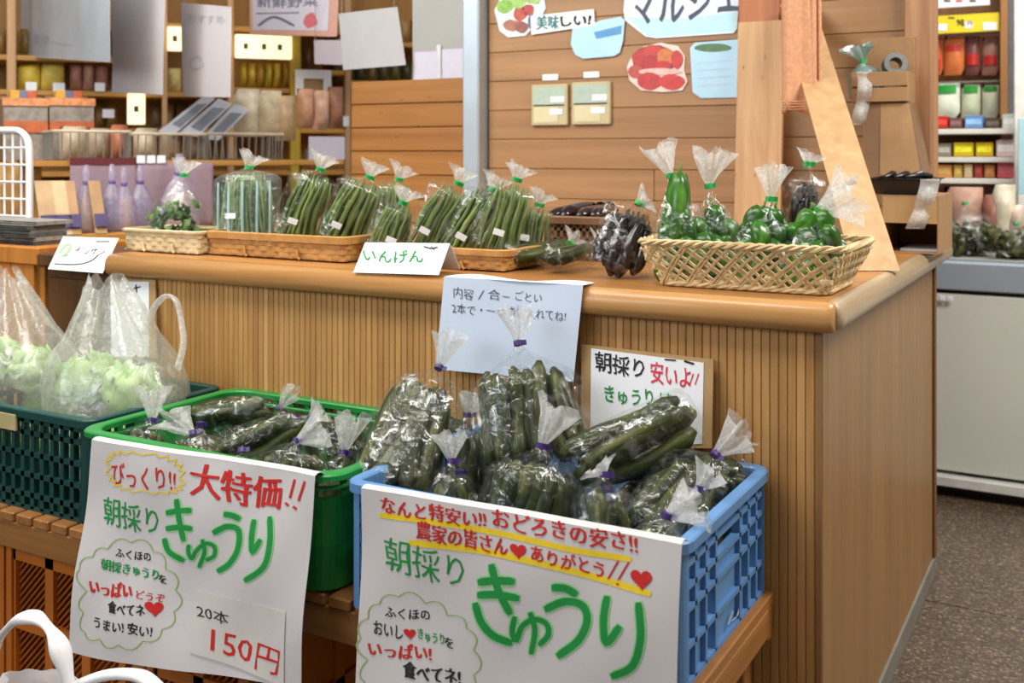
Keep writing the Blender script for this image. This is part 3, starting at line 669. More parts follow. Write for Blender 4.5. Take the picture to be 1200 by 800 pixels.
# beans on the counter
GBn = 'tied bags of green beans on the counter'
ZC = 1.075
bb = [(290, .21, 290, 196, .082, .05, 'pale blue striped bag of green beans at the left of the bean row', 34, True),
      (341, .20, 374, 198, .064, .045, 'tied bag of green beans leaning right, next to the striped bag', 26, False),
      (392, .20, 432, 207, .064, .045, 'tied bag of green beans at the right end of the long shallow basket', 26, False),
      (450, .37, 466, 210, .056, .045, 'tied bag of green beans standing behind the gap between the two bean baskets', 20, False),
      (446, .185, 471, 237, .054, .040, 'short bag of green beans just left above the small sign', 22, False),
      (490, .21, 536, 214, .058, .042, 'tied bag of green beans above the small sign', 24, False),
      (528, .20, 576, 222, .054, .042, 'slanting bag of green beans left of the tallest in the second basket', 22, False),
      (574, .24, 604, 210, .072, .045, 'wide bag of green beans with a price sticker before the aluminium post', 30, False),
      (618, .31, 630, 240, .044, .036, 'small bag of green beans at the right end of the second basket', 16, False)]
for i, (pb, Y, pn, py, a, b_, lb, n, st) in enumerate(bb):
    bag('bag_of_beans', lb, onz(pb, Y, ZC), PY(pn, py, Y + 0.02), a*1.2, b_*1.15, PY(pn + 7, py - 15, Y + 0.03), 'bean', int(n*1.6), TIE_G, FILMB if st else FILM, GBn, sticker=True, stripes=st, tail_r=0.03, fill=0.92, shoulder=0.86)
bag('bag_of_herbs', 'loose clear bag of leafy herbs in the small pale basket', onz(205, .15, ZC), PY(214, 205, .17), 0.095, 0.06, PY(218, 188, .18), 'herb', 26, TIE_G, FILM, shoulder=0.45)
# eggplants and courgettes on the worktop
bag('bag_of_eggplants', 'clear bag of long dark eggplants beside the wicker basket', onz(716, .13, 1.062), PY(748, 238, .22), 0.082, 0.056, PY(760, 232, .23), 'egg', 12, TIE_G, FILMD, fill=0.88, shoulder=0.86)
bag('bag_of_courgettes', 'clear bag of dark courgettes lying left behind the hanging paper', onz(588, .14, 1.097), onz(668, .39, 1.113), 0.042, 0.034, onz(676, .42, 1.12), 'cuke', 4, TIE_G, FILMD, 'bags of courgettes lying on the worktop', fill=0.85, shoulder=0.85)
bag('bag_of_courgettes', 'clear bag of dark courgettes lying next to the eggplants', onz(638, .13, 1.097), onz(700, .36, 1.113), 0.042, 0.034, onz(706, .39, 1.12), 'cuke', 4, TIE_G, FILMD, 'bags of courgettes lying on the worktop', fill=0.85, shoulder=0.85)
# peppers in the wicker basket
GP = 'tied bags in the wicker basket'
bag('bag_of_peppers', 'bag of green peppers with one tall pointed pepper at the left of the wicker basket', onz(808, .165, 1.068), PY(785, 206, .175), 0.074, 0.056, PY(772, 172, .175), 'pepper', 17, TIE_G, FILM, GP, tail_r=0.036, shoulder=0.40)
o = inst('green_pepper', PEPS[3], bpy.data.objects['bag_of_peppers'], (0.020, -0.012, 0.236), (R(180), R(14), 0), (1.0, 1.0, 1.35)); inst('stem', pstem, o)
bag('bag_of_peppers', 'bag of green peppers with a fanned film end behind the tall pointed pepper', onz(848, .225, 1.068), PY(830, 218, .235), 0.060, 0.052, PY(836, 178, .235), 'pepper', 15, TIE_G, FILM, GP, tail_r=0.044, shoulder=0.45)
bag('bag_of_peppers', 'bag of round green peppers in the middle of the wicker basket', onz(896, .165, 1.068), PY(902, 233, .175), 0.080, 0.056, PY(908, 196, .175), 'pepper', 20, TIE_G, FILM, GP, sticker=True, tail_r=0.032, shoulder=0.5)
bag('bag_of_peppers', 'bag of round green peppers with a spread white end, right in the wicker basket', onz(960, .165, 1.068), PY(957, 246, .175), 0.070, 0.056, PY(1002, 226, .175), 'pepper', 17, TIE_G, FILM, GP, tail_r=0.052, shoulder=0.5)
bag('bag_of_eggplants', 'dark bag of eggplants with a green tie standing behind the pepper bags', onz(938, .255, 1.07), PY(946, 192, .27), 0.050, 0.045, PY(950, 180, .275), 'egg', 6, TIE_G, FILMD, GP, fill=0.85, shoulder=0.8)

# ------------------------------------------------------------------ baskets on the counter
BAM = plain('pale_bamboo', 'd8c49a', 0.55, 0.15, 30, 0.1); BAM2 = plain('honey_bamboo', 'bb8a4c', 0.5, 0.18, 30, 0.1); RATT = plain('rattan', 'd2b888', 0.55, 0.16, 40, 0.1)
def strip_basket(name, label, x0, x1, y0, y1, z0, h, mat, band, rows=5, group=None):
    """shallow rectangular basket: bands woven over and under upright stakes, a split rim and two feet"""
    t = thing(name, label, 'basket', (x0, y0, z0), 0, group); W, D = x1 - x0, y1 - y0
    MB().box(0.006, W - 0.006, 0.006, D - 0.006, 0.004, 0.009).build('base', mat, t)
    per = rrect(W/2, D/2, W - 0.012, D - 0.012, 0.02, 0, 3); pts = []
    for i in range(len(per)):
        a, b = Vector(per[i]), Vector(per[(i+1) % len(per)]); k = max(1, int((b - a).length / 0.011))
        pts += [a + (b - a) * j / k for j in range(k)]
    n = len(pts); m = MB(); c = Vector((W/2, D/2, 0))
    for r_ in range(rows):
        ring_in = []; z = 0.008 + (h - 0.016) * (r_ + 0.5) / rows; hb = (h - 0.016) / rows * 0.46; R4 = [[], [], [], []]
        for i, p in enumerate(pts):
            d = (p - c).normalized(); o = d * (0.0028 * math.sin(math.pi * (i / 2.0) + math.pi * r_) + 0.004 * z / h)
            for q, (do, dz) in enumerate(((0, -hb), (0.002, -hb), (0.002, hb), (0, hb))): R4[q].append(p + o + d*do + Vector((0, 0, z + dz)))
        m.loft([R4[0], R4[1], R4[2], R4[3], R4[0]], False, False)
    o = m.build('weave', mat, t); o['kind'] = 'stuff'
    m = MB()
    for i in range(0, n, 4): p = pts[i]; m.tube([p + Vector((0, 0, 0.004)), p + Vector((0, 0, h - 0.004))], 0.0022, 5)
    o = m.build('stakes', mat, t); o['kind'] = 'stuff'
    m = MB(); m.loft([rrect(W/2, D/2, W - 2*i, D - 2*i, 0.024, z, 3) for i, z in [(0.004, h - band), (-0.005, h - band), (-0.006, h - 0.002), (0.0, h), (0.009, h), (0.010, h - band)]], False, False)
    m.build('rim', mat, t)
    for f in (0.30, 0.68):
        MB().tube([(W*f, -0.003, h*0.45), (W*f + 0.004, -0.004, 0.010), (W*f + 0.010, -0.003, 0.0045)], 0.0042, 6).build('foot_binding', mat, t)
    return t
bx = lambda px, Y: P(px, 300, 'y', Y).x
strip_basket('bamboo_basket', 'small pale woven bamboo basket with herbs', bx(142, .06), bx(232, .06), .06, .25, 1.0605, 0.068, BAM, 0.008, 4, 'woven baskets on the counter')
strip_basket('bamboo_basket', 'long shallow honey-coloured bamboo basket with the striped bean bag', bx(241, .09), bx(404, .09), .09, .33, 1.0605, 0.070, BAM2, 0.020, 4, 'woven baskets on the counter')
strip_basket('bamboo_basket', 'honey-coloured bamboo basket half hidden by the small sign', bx(440, .11), bx(592, .11), .11, .37, 1.0605, 0.055, BAM2, 0.016, 4, 'woven baskets on the counter')
# wicker basket with open diagonal weave
wbx0, wbx1, wby0, wby1 = bx(776, .07), bx(968, .07), .07, .31
wk = thing('wicker_basket', 'pale wicker basket with open diagonal weave holding bagged peppers', 'basket', (wbx0, wby0, 1.0605)); W, D, H = wbx1 - wbx0, wby1 - wby0, 0.098
OUT = 0.042
MB().box(0.004, W - 0.004, 0.004, D - 0.004, 0.0, 0.006).build('base', RATT, wk)
cs = [(0, 0), (W, 0), (W, D), (0, D)]; ds = [(-1, -1), (1, -1), (1, 1), (-1, 1)]
m = MB()
for s in range(4):
    a, b = Vector((*cs[s], 0)), Vector((*cs[(s+1) % 4], 0)); da, db = Vector((*ds[s], 0)), Vector((*ds[(s+1) % 4], 0))
    ln = (b - a).length; n = int(ln / 0.026)
    def pt(f, v, off):
        f2 = min(1, max(0, f)); p = a.lerp(b, f2); d = da.lerp(db, f2); nn = Vector(((b - a).y, -(b - a).x, 0)).normalized()
        e = nn * OUT; 
        q = p + d * 0 + (da*(1-f2) + db*f2) * 0
        return (a + da*OUT*v*1.0).lerp(b + db*OUT*v*1.0, f2) + Vector((0, 0, 0.004 + (H - 0.008)*v)) + nn*off
    for dirn in (1, -1):
        for i in range(-3, n + 4):
            f0, f1 = i / n, i / n + dirn * 3.2 / n; seg = []
            for j in range(9):
                v = j / 8; f = f0 + (f1 - f0) * v
                if -0.001 <= f <= 1.001: seg.append(pt(f, v, 0.0016 * dirn * (1 if j % 2 else -1)))
            if len(seg) > 1: m.tube(seg, 0.0036, 5)
            if i % 2 == 0:
                seg = [pt(f0 + 0.28/n + (f1 - f0)*j/8, j/8, 0.0016*dirn*(1 if j % 2 else -1)) for j in range(9) if -0.001 <= f0 + 0.28/n + (f1-f0)*j/8 <= 1.001]
                if len(seg) > 1: m.tube(seg, 0.0032, 5)
o = m.build('diagonal_weave', RATT, wk); o['kind'] = 'stuff'
def braid(name, off, z, r, amp):
    per = rrect(W/2, D/2, W + 2*off, D + 2*off, 0.03, z, 4); pts = []
    for i in range(len(per)):
        a, b = Vector(per[i]), Vector(per[(i+1) % len(per)]); k = max(1, int((b - a).length / 0.008)); pts += [a + (b - a)*j/k for j in range(k)]
    m = MB(); c = Vector((W/2, D/2, z))
    for phs in (0, 2.09, 4.19):
        q = []
        for i, p in enumerate(pts + pts[:1]):
            d = (p - c).normalized(); q.append(p + d * amp * math.cos(i*0.75 + phs) + Vector((0, 0, amp*math.sin(i*0.75 + phs))))
        m.tube(q, r, 5)
    m.build(name, RATT, wk)
braid('rim', OUT, H, 0.0042, 0.0045); braid('foot_ring', 0.004, 0.008, 0.004, 0.003)
# small brown lattice basket behind the courgettes
brn = plain('brown_plastic', '7a5636', 0.5)
lattice_crate('brown_basket', 'small brown lattice basket behind the courgettes', bx(632, .46), bx(722, .46), .46, .70, 1.0605, 1.18, brn, fr(9), fr(4), (), fr(8), fr(4), (), rib=0.009, rr=0.03)
for i in range(4):
    x = bx(645, .5) + 0.045*i
    o = inst('eggplant', EGGS[i % 3], None, (x, .485, 1.175 + 0.002*i), (R(-84), R(5*i), R(-8 + 6*i))); tag(o, 'dark eggplant lying across the brown lattice basket, %s' % ('leftmost', 'second from the left', 'second from the right', 'rightmost')[i], 'eggplant', 'eggplants in the brown basket'); inst('calyx', calyx, o)

# ------------------------------------------------------------------ lettuce in thin shopping bags
def lettuce(loc, rot, s, label, grp):
    t = thing('lettuce', label, 'lettuce', loc, 0, grp); t.rotation_euler = rot; t.scale = (s*0.86,)*3
    inst('heart', core, t)
    for i in range(9):
        inst('leaf', LEAVES[i % 4], t, (0, 0, 0), (rnd(-0.15, 0.25), rnd(-0.15, 0.15), i * 2*math.pi/9 * 1.0 + rnd(-0.2, 0.2)), (rnd(0.9, 1.1),)*3)
    return t
def shopping_bag(label, cx, cy, z0, prof, shift, handle, seed, mat=MILK):
    t = thing('shopping_bag', label, 'bag', (cx, cy, z0)); rg = random.Random(seed); ph = [rg.uniform(0, 6) for _ in range(6)]
    rings = []; n = 56
    for (a, b, z, wr) in prof:
        ring = []; u = z / prof[-1][2]
        for k in range(n):
            q = 2*math.pi*k/n
            wv = 1 + wr*(0.5*math.sin(5*q + ph[0] + 3*u) + 0.35*math.sin(8*q + ph[1] - 2*u) + 0.3*math.sin(13*q + ph[2])) + 0.03*math.sin(3*q + ph[3] + 8*u)
            ring.append((shift[0]*u*u + a*wv*math.cos(q), shift[1]*u*u + b*wv*math.sin(q), z*(1 + wr*0.10*math.sin(4*q + ph[4]))))
        rings.append(ring)
    MB().loft(rings, True, False).build('film', mat, t, smooth=True)
    for hp in handle:
        m = MB(); pts = spline([Vector(p) - Vector((cx, cy, z0)) for p in hp], 6); m.tube(pts, 0.012, 8, True, 0.45); m.build('handle', FILMT, t, smooth=True)
    return t
prof = [(0.10, 0.10, 0.0, 0.0), (0.165, 0.145, 0.03, 0.02), (0.190, 0.17, 0.12, 0.03), (0.196, 0.175, 0.20, 0.04), (0.192, 0.17, 0.27, 0.05), (0.166, 0.14, 0.33, 0.09), (0.122, 0.10, 0.38, 0.16), (0.094, 0.07, 0.44, 0.24), (0.066, 0.045, 0.49, 0.34), (0.052, 0.026, 0.525, 0.4)]
shopping_bag('translucent shopping bag of lettuce with a peaked top and a looped handle', -1.745, -0.215, 0.49, prof, (-0.065, 0.0), [[PY(170, 392, -0.17), PY(180, 362, -0.15), PY(194, 347, -0.14), PY(206, 352, -0.14), PY(212, 374, -0.14), PY(215, 402, -0.16), PY(208, 432, -0.19)]], 3)
shopping_bag('translucent shopping bag of lettuce cut off by the left edge', -2.13, -0.24, 0.49, prof, (-0.06, 0.0), [], 5)
GL = 'lettuces in the translucent bags'
for i, (x, y, z, s) in enumerate([(-1.83, -0.29, 0.60, 1.0), (-1.67, -0.27, 0.60, 1.0), (-1.76, -0.14, 0.62, 1.05), (-1.81, -0.26, 0.755, 1.0), (-1.69, -0.22, 0.745, 0.95)]):
    lettuce((x, y, z), (rnd(-.5, .3), rnd(-.3, .3), rnd(0, 6)), s, 'pale green lettuce, %s in the shopping bag with the looped handle' % ('low at the left front', 'low at the right front', 'low at the back', 'top left', 'top right')[i], GL)
for i, (x, y, z, s) in enumerate([(-2.18, -0.30, 0.60, 1.0), (-2.03, -0.32, 0.60, 0.95), (-2.10, -0.16, 0.62, 1.0), (-2.18, -0.27, 0.765, 1.0), (-2.06, -0.24, 0.755, 0.95)]):
    lettuce((x, y, z), (rnd(-.5, .3), rnd(-.3, .3), rnd(0, 6)), s, 'pale green lettuce, %s in the shopping bag at the left edge' % ('low at the left front', 'low at the right front', 'low at the back', 'top left', 'top right')[i], GL)
# loose small bag with lettuce leaves at the crate's front edge
# white carrier bag in the foreground
WHT = film('white_carrier_film', 0.16, 'f6f6f6', 0.3, 0.15, 20, 0.3)
Yb = -0.78
cb = shopping_bag('white plastic carrier bag with a raised handle in the near left corner', P(70, 790, 'y', Yb).x, Yb - 0.02, 0.002,
    [(0.10, 0.07, 0.0, 0.0), (0.155, 0.10, 0.02, 0.03), (0.165, 0.105, 0.15, 0.05), (0.16, 0.095, 0.28, 0.07), (0.145, 0.075, 0.31, 0.10), (0.13, 0.05, 0.335, 0.14)], (0, 0), [], 9, WHT)
for pts in ([(-25, 800), (-8, 758), (18, 728), (42, 724), (62, 742), (74, 772), (84, 812)],):
    m = MB(); L = []
    q = spline([P(px, py, 'y', Yb) for px, py in pts], 6)
    m.tube([Vector(p) - cb.location for p in q], [0.017 + 0.006*math.sin(i*0.5) for i in range(len(q))], 10, True, 0.55); m.build('handle', plain('white_poly', 'eceaec', 0.4, 0.03, 20, 0.1), cb, smooth=True)
m = MB(); q = spline([P(px, py, 'y', Yb + 0.03) for px, py in ((70, 815), (96, 800), (130, 790), (165, 792), (186, 808))], 6)
m.tube([Vector(p) - cb.location for p in q], 0.016, 10, True, 0.6); m.build('handle', plain('white_poly', 'eceaec', 0.4, 0.03, 20, 0.1), cb, smooth=True)
# ------------------------------------------------------------------ handwritten posters on the crates
def C(x0, y0, s, pts): return [(x0 + x / s, y0 + y / s) for x, y in pts]
def poster(label, sheet, corners, flap_y):
    t = thing('price_poster', label, 'poster'); sheet.paper('sheet', PAPER, corners, t)
    # top edge folded back over the crate rim
    m = MB(); tl, tr = corners[0], corners[1]
    def f(u, v):
        p = sheet.at(tl[0]*(1-u) + tr[0]*u, tl[1]*(1-u) + tr[1]*u); return p + Vector((0, flap_y*v, 0.006*math.sin(math.pi*v) - 0.004*v))
    m.grid(f, 14, 3); m.build('folded_edge', PAPER, t, solid=0.001); return t
wave1 = lambda q: 0.007*(1 + math.sin(q.x*9 + 1)) + 0.004*(1 + math.sin(q.z*17 + q.x*8)) + 0.0018*(1 + math.sin(q.x*31 - q.z*24))
s1 = Sheet((0, -0.516, 0.735), (0, -1, 0.13), wave1)
p1 = poster('handwritten cucumber poster with a price slip hung on the bright green crate', s1, ((116, 514), (373, 557), (356, 806), (85, 762)), 0.03)
G, GP_, RD, BK, YL, OL = MB(), MB(), MB(), MB(), MB(), MB()
big = [([(485, 360), (535, 352), (582, 350)]), ([(482, 427), (535, 422), (584, 427)]), ([(525, 308), (535, 390), (552, 475)]), ([(470, 475), (488, 525), (545, 562)]),
       [(572, 500), (570, 530), (582, 556), (600, 525), (640, 492), (675, 505), (672, 545), (640, 562)], [(630, 478), (634, 530), (608, 592)],
       [(722, 368), (750, 374), (776, 388)], [(678, 445), (730, 420), (776, 440), (772, 520), (735, 580), (688, 610)],
       [(838, 398), (832, 465), (838, 528), (868, 480)], [(905, 385), (912, 490), (888, 590), (808, 648)]]
for i, st in enumerate(big):
    wd = 4.6 if i in (4, 5) else 6.4; q = C(70, 500, 3.636, st)
    s1.stroke(GP_, q, wd + 3.2, 0.0008); s1.stroke(G, q, wd, 0.0013)
s1.text(G, '朝採り', (128, 614), (192, 625), 33, 0.005)
s1.text(RD, 'びっくり!!', (140, 568), (214, 575), 27, 0.008)
s1.bold(RD, '大特価', (230, 580), (331, 597), 38, 1.1)
for a, b in (((347, 562), (342, 582)), ((360, 564), (353, 585))): s1.stroke(RD, [a, b], 4.2)
s1.stroke(RD, [(337, 589), (340, 591)], 4); s1.stroke(RD, [(347, 593), (350, 595)], 4)
yz = []
for k in range(40):
    a = 2*math.pi*k/40; r_ = 1.0 if k % 2 else 0.86; x, y = 178 + 46*r_*math.cos(a)*abs(math.cos(a))**-0.35, 552 + 24*r_*math.sin(a)*abs(math.sin(a) + 1e-6)**-0.35 + 0.13*46*math.cos(a); yz.append((x, y))
for a, b in zip(yz, yz[1:] + yz[:1]): s1.stroke(YL, [a, b], 2.2)
s1.cloud(OL, [(135, 641), (160, 634), (186, 645), (200, 665), (210, 690), (208, 715), (196, 735), (176, 748), (150, 752), (128, 745), (108, 738), (107, 715), (112, 690), (103, 665), (118, 650)], 1.3)
s1.text(BK, 'ふくほの', (143, 651), (183, 657), 11, 0.02)
s1.bold(G, '朝採きゅうり', (128, 665), (192, 678), 13, 0.4); s1.text(BK, 'を', (192, 681), (201, 683), 10, 0.02)
s1.bold(RD, 'いっぱい', (116, 693), (163, 699), 17, 0.8); s1.text(RD, 'どうぞ', (168, 699), (199, 704), 10, 0.01)
s1.bold(BK, '食べてネ', (137, 715), (178, 720), 14, 0.4); s1.heart(RD, 188, 710, 10)
s1.text(BK, 'うまい! 安い!', (120, 733), (186, 744), 14, 0.02)
for mb, nm, mt, lb in ((GP_, 'pale_outline', INK_PALE, 'pale green glow round the letters'), (G, 'lettering', INK_GREEN, 'green handwriting'), (RD, 'lettering', INK_RED, 'red handwriting'), (BK, 'lettering', INK_BLACK, 'small black handwriting'), (YL, 'jagged_outline', INK_YELLOW, 'yellow jagged outline'), (OL, 'cloud_outline', INK_OLIVE, 'thin green cloud outline')):
    o = mb.build(nm, mt, p1); o['label'] = lb; o['kind'] = 'stuff'
sl1 = s1.paper('price_slip', plain('price_slip_paper', 'cdc7c2', 0.7, 0.03), ((231, 690), (340, 715), (336, 803), (228, 762)), p1, 8, 6, 0.0008, 0.0022); sl1['label'] = 'white slip with the price'
mb = MB(); s1.text(mb, '20本', (234, 722), (271, 731), 15, 0.0, 0.0032); mb.build('lettering', INK_BLACK, sl1)['kind'] = 'stuff'
mb = MB(); s1.text(mb, '150円', (249, 765), (330, 790), 31, 0.004, 0.0032, 0.12); mb.build('lettering', INK_RED, sl1)['kind'] = 'stuff'

wave2 = lambda q: 0.005*(1 + math.sin(q.x*8 + 2)) + 0.004*(1 + math.sin(q.z*15 + q.x*5)) + 0.0016*(1 + math.sin(q.x*27 - q.z*22))
s2 = Sheet((0, -0.511, 0.735), (0, -1, 0.10), wave2)
p2 = poster('handwritten cucumber poster with two red hearts hung on the blue crate', s2, ((430, 570), (802, 636), (792, 985), (420, 872)), 0.03)
G, GP_, RD, BK, YL, OL = MB(), MB(), MB(), MB(), MB(), MB()
big = [[(470, 345), (525, 338), (585, 340)], [(468, 388), (530, 385), (600, 396)], [(512, 290), (535, 370), (572, 445)], [(455, 420), (475, 480), (515, 525), (570, 548)],
       [(588, 462), (578, 510), (590, 540), (612, 492), (655, 468), (695, 482), (700, 520), (670, 552)], [(642, 448), (655, 505), (640, 582)],
       [(722, 360), (760, 362), (795, 380)], [(696, 432), (760, 406), (820, 420), (835, 470), (805, 535), (735, 588)],
       [(902, 392), (892, 465), (902, 540), (945, 488)], [(1010, 412), (1018, 520), (990, 615), (922, 652)]]
for i, st in enumerate(big):
    wd = 6.5 if i in (4, 5) else 9.0; q = C(400, 560, 2.857, st)
    s2.stroke(GP_, q, wd + 4.0, 0.0008); s2.stroke(G, q, wd, 0.0013)
s2.text(G, '朝採り', (455, 668), (545, 688), 40, 0.0)
for q, wd in (([(451, 602), (500, 608), (560, 618), (620, 630), (680, 643), (742, 653)], 7), ([(485, 634), (540, 640), (600, 650), (680, 668), (766, 692)], 8)): s2.stroke(YL, q, wd, 0.0007)
s2.bold(RD, 'なんと特安い!!', (452, 600), (572, 618), 20, 0.6); s2.bold(RD, 'おどろきの安さ!!', (580, 617), (750, 647), 23, 0.6)
s2.bold(RD, '農家の皆さん', (493, 630), (598, 650), 22, 0.6); s2.heart(RD, 611, 643, 10); s2.text(RD, 'ありがとう', (626, 655), (712, 675), 19, 0.02)
for a, b in (((728, 655), (717, 675)), ((740, 657), (729, 676))): s2.stroke(RD, [a, b], 3.2)
s2.stroke(RD, [(727, 681), (729, 682)], 3); s2.heart(RD, 756, 675, 13)
s2.cloud(OL, [(448, 706), (470, 698), (500, 706), (525, 720), (548, 735), (556, 760), (556, 790), (545, 815), (510, 835), (470, 835), (440, 820), (433, 795), (436, 770), (428, 745), (436, 722)], 1.4)
s2.text(BK, 'ふくほの', (454, 722), (505, 727), 13, 0.015)
s2.text(BK, 'おいし', (442, 742), (474, 748), 17, 0.015); s2.heart(RD, 482, 741, 7); s2.text(G, 'きゅうり', (491, 748), (522, 756), 13, 0.02); s2.text(BK, 'を', (522, 757), (533, 760), 12, 0.015)
s2.bold(RD, 'いっぱい!', (437, 766), (507, 773), 17, 0.7); s2.bold(BK, '食べてネ!', (476, 792), (541, 802), 19, 0.7)
for mb, nm, mt, lb in ((GP_, 'pale_outline', INK_PALE, 'pale green glow round the letters'), (G, 'lettering', INK_GREEN, 'green handwriting'), (RD, 'lettering', INK_RED, 'red handwriting and hearts'), (BK, 'lettering', INK_BLACK, 'small black handwriting'), (YL, 'underline', INK_YELLOW, 'yellow marker underline'), (OL, 'cloud_outline', INK_OLIVE, 'thin green cloud outline')):
    o = mb.build(nm, mt, p2); o['label'] = lb; o['kind'] = 'stuff'

# ------------------------------------------------------------------ paper and cards on the counter front
BLUP = plain('cool_white_paper', 'd3dff3', 0.7, 0.02, 6, 0.03)
s3 = Sheet((0, -0.041, 1.0), (0, -1, 0.0), lambda q: 0.002*(1 + math.sin(q.x*22)) + (0.02*(1.0 - q.z) if q.z < 1.0 else 0)*0.3)
t = thing('hanging_note', 'bluish white handwritten note folded over the worktop edge', 'paper'); s3.paper('sheet', BLUP, ((521, 324), (684, 334), (673, 447), (511, 432)), t)
m = MB(); a, b = s3.at(521, 324), s3.at(684, 334)
m.grid(lambda u, v: (a.lerp(b, u).x, a.lerp(b, u).y + (0.05 + 0.01*u)*v, a.lerp(b, u).z*(1-v) + (1.0625 + 0.004*math.sin(u*9))*v), 10, 4); m.build('folded_top', BLUP, t, solid=0.001)
mb = MB()
s3.text(mb, '内容', (533, 349), (556, 351), 13, -0.005); s3.stroke(mb, [(568, 340), (562, 350)], 1.4); s3.text(mb, '合', (573, 351), (587, 352), 12, -0.005); s3.stroke(mb, [(590, 347), (597, 348)], 1.3); s3.text(mb, 'ごとい', (604, 352), (635, 354), 11, -0.005)
s3.text(mb, '2本で・一つ袋に入れてね!', (531, 367), (664, 376), 12, -0.005)
mb.build('lettering', plain('grey_pen', '4a4c58', 0.7, 0.05, 20, 0), t)['kind'] = 'stuff'
KRAFT = plain('kraft_cardboard', '9a7650', 0.8, 0.08, 20, 0.05); KRAFT2 = plain('pale_cardboard', 'b08e60', 0.8, 0.08, 20, 0.05)
s4 = Sheet((0, -0.018, 0.925), (0, -1, 0.16))
t = thing('cucumber_card', 'white handwritten card on a cardboard backing leaning against the counter front', 'sign')
s4.paper('backing', KRAFT2, ((681, 403), (836, 421), (834, 525), (681, 525)), t, 2, 2, 0.006); o = s4.paper('card', CARD, ((693, 408), (825, 425), (823, 520), (692, 520)), t, 2, 2, 0.0012, 0.0016)
mb = MB(); s4.text(mb, '朝採り', (698, 436), (755, 443), 24, 0.01, 0.003); s4.stroke(mb, [(780, 421), (792, 422)], 2.4, 0.003); s4.stroke(mb, [(803, 423), (813, 426)], 3.4, 0.003); mb.build('lettering', INK_BLACK, o)['kind'] = 'stuff'
mb = MB(); s4.text(mb, '安いよ', (763, 450), (810, 455), 26, 0.012, 0.003); s4.stroke(mb, [(813, 438), (809, 449)], 1.8, 0.003); s4.stroke(mb, [(819, 438), (815, 450)], 1.8, 0.003); mb.build('lettering', INK_PINK, o)['kind'] = 'stuff'
mb = MB(); s4.text(mb, 'きゅうり', (709, 472), (766, 477), 20, 0.012, 0.003); s4.text(mb, 'は', (774, 470), (788, 471), 10, 0.0, 0.003); mb.build('lettering', INK_GREEN, o)['kind'] = 'stuff'
s5 = Sheet((0, -0.012, 0.95), (0, -1, 0.1))
t = thing('small_card', 'small white card on a tan backing behind the peaked lettuce bag', 'sign')
s5.paper('backing', KRAFT2, ((130, 327), (182, 328), (183, 420), (131, 420)), t, 2, 2, 0.005); o = s5.paper('card', CARD, ((130, 330), (175, 330), (175, 418), (131, 418)), t, 2, 2, 0.001, 0.0015)
mb = MB()
for q in ([(149, 341), (152, 336), (155, 341)], [(157, 338), (165, 336)], [(160, 334), (161, 342)]): s5.stroke(mb, q, 2.0, 0.003)
mb.build('lettering', INK_BLACK, o)['kind'] = 'stuff'
BLK0 = plain('dark_holder', '3a3632', 0.5)
def slope_card(name, label, tl, tr, br, bl, writing, back, b0=None):
    tent = b0 is None; b0 = b0 or P(bl[0], bl[1], 'z', 1.057); t0 = P(tl[0], tl[1], 'x', b0.x + back)
    sh = Sheet(b0, Vector((1, 0, 0)).cross(t0 - b0)); t = thing(name, label, 'sign')
    o = sh.paper('card', CARD, (tl, tr, br, bl), t, 2, 2, 0.0015)
    # folded stand behind the card
    top0, top1 = sh.at(*tl), sh.at(*tr); bk0 = Vector((top0.x, top0.y + 0.045, 1.0615)); bk1 = Vector((top1.x, top1.y + 0.045, 1.0615))
    mm = MB()
    if tent: mm.obox(top0 - sh.n*0.002, top1 - top0, (0, 0.0012, 0), bk0 - top0); mm.build('stand', CARD, t)
    else: MB().rbox(top0.x*0.5 + top1.x*0.5 - 0.012, top0.x*0.5 + top1.x*0.5 + 0.012, top0.y + 0.004, top0.y + 0.012, 1.0455, top0.z - 0.004, 0.001).build('holder', BLK0, t)
    for mt, fn in writing:
        mb = MB(); fn(sh, mb); mb.build('lettering', mt, t)['kind'] = 'stuff'
    return t
slope_card('name_card', 'tilted white name card with green writing in front of the bean baskets', (428, 284), (527, 285), (514, 322), (414, 319),
    [(INK_GREEN, lambda s, mb: s.text(mb, 'いんげん', (426, 307), (496, 309), 15, 0.012)), (INK_BLACK, lambda s, mb: [s.stroke(mb, [(497, 289), (505, 291), (513, 290)], 1.6), s.stroke(mb, [(505, 288), (509, 293)], 1.4)])], 0.0)
slope_card('name_card', 'tilted white card with faint writing on the dark end cabinet', (74, 277), (139, 279), (120, 320), (56, 315),
    [(plain('faint_green_pen', '9cc48c', 0.7, 0.05, 20, 0), lambda s, mb: [s.stroke(mb, [(70, 296), (78, 287), (83, 290), (76, 300)], 2.4), s.stroke(mb, [(72, 300), (80, 299)], 1.6)]),
     (INK_BLACK, lambda s, mb: [s.text(mb, 'インゲン', (88, 298), (124, 299), 9, -0.005), s.stroke(mb, [(64, 309), (80, 310), (96, 309), (108, 305), (116, 298)], 1.2), s.stroke(mb, [(113, 283), (128, 283)], 1.6)])], 0.0, P(56, 315, 'y', -0.03))

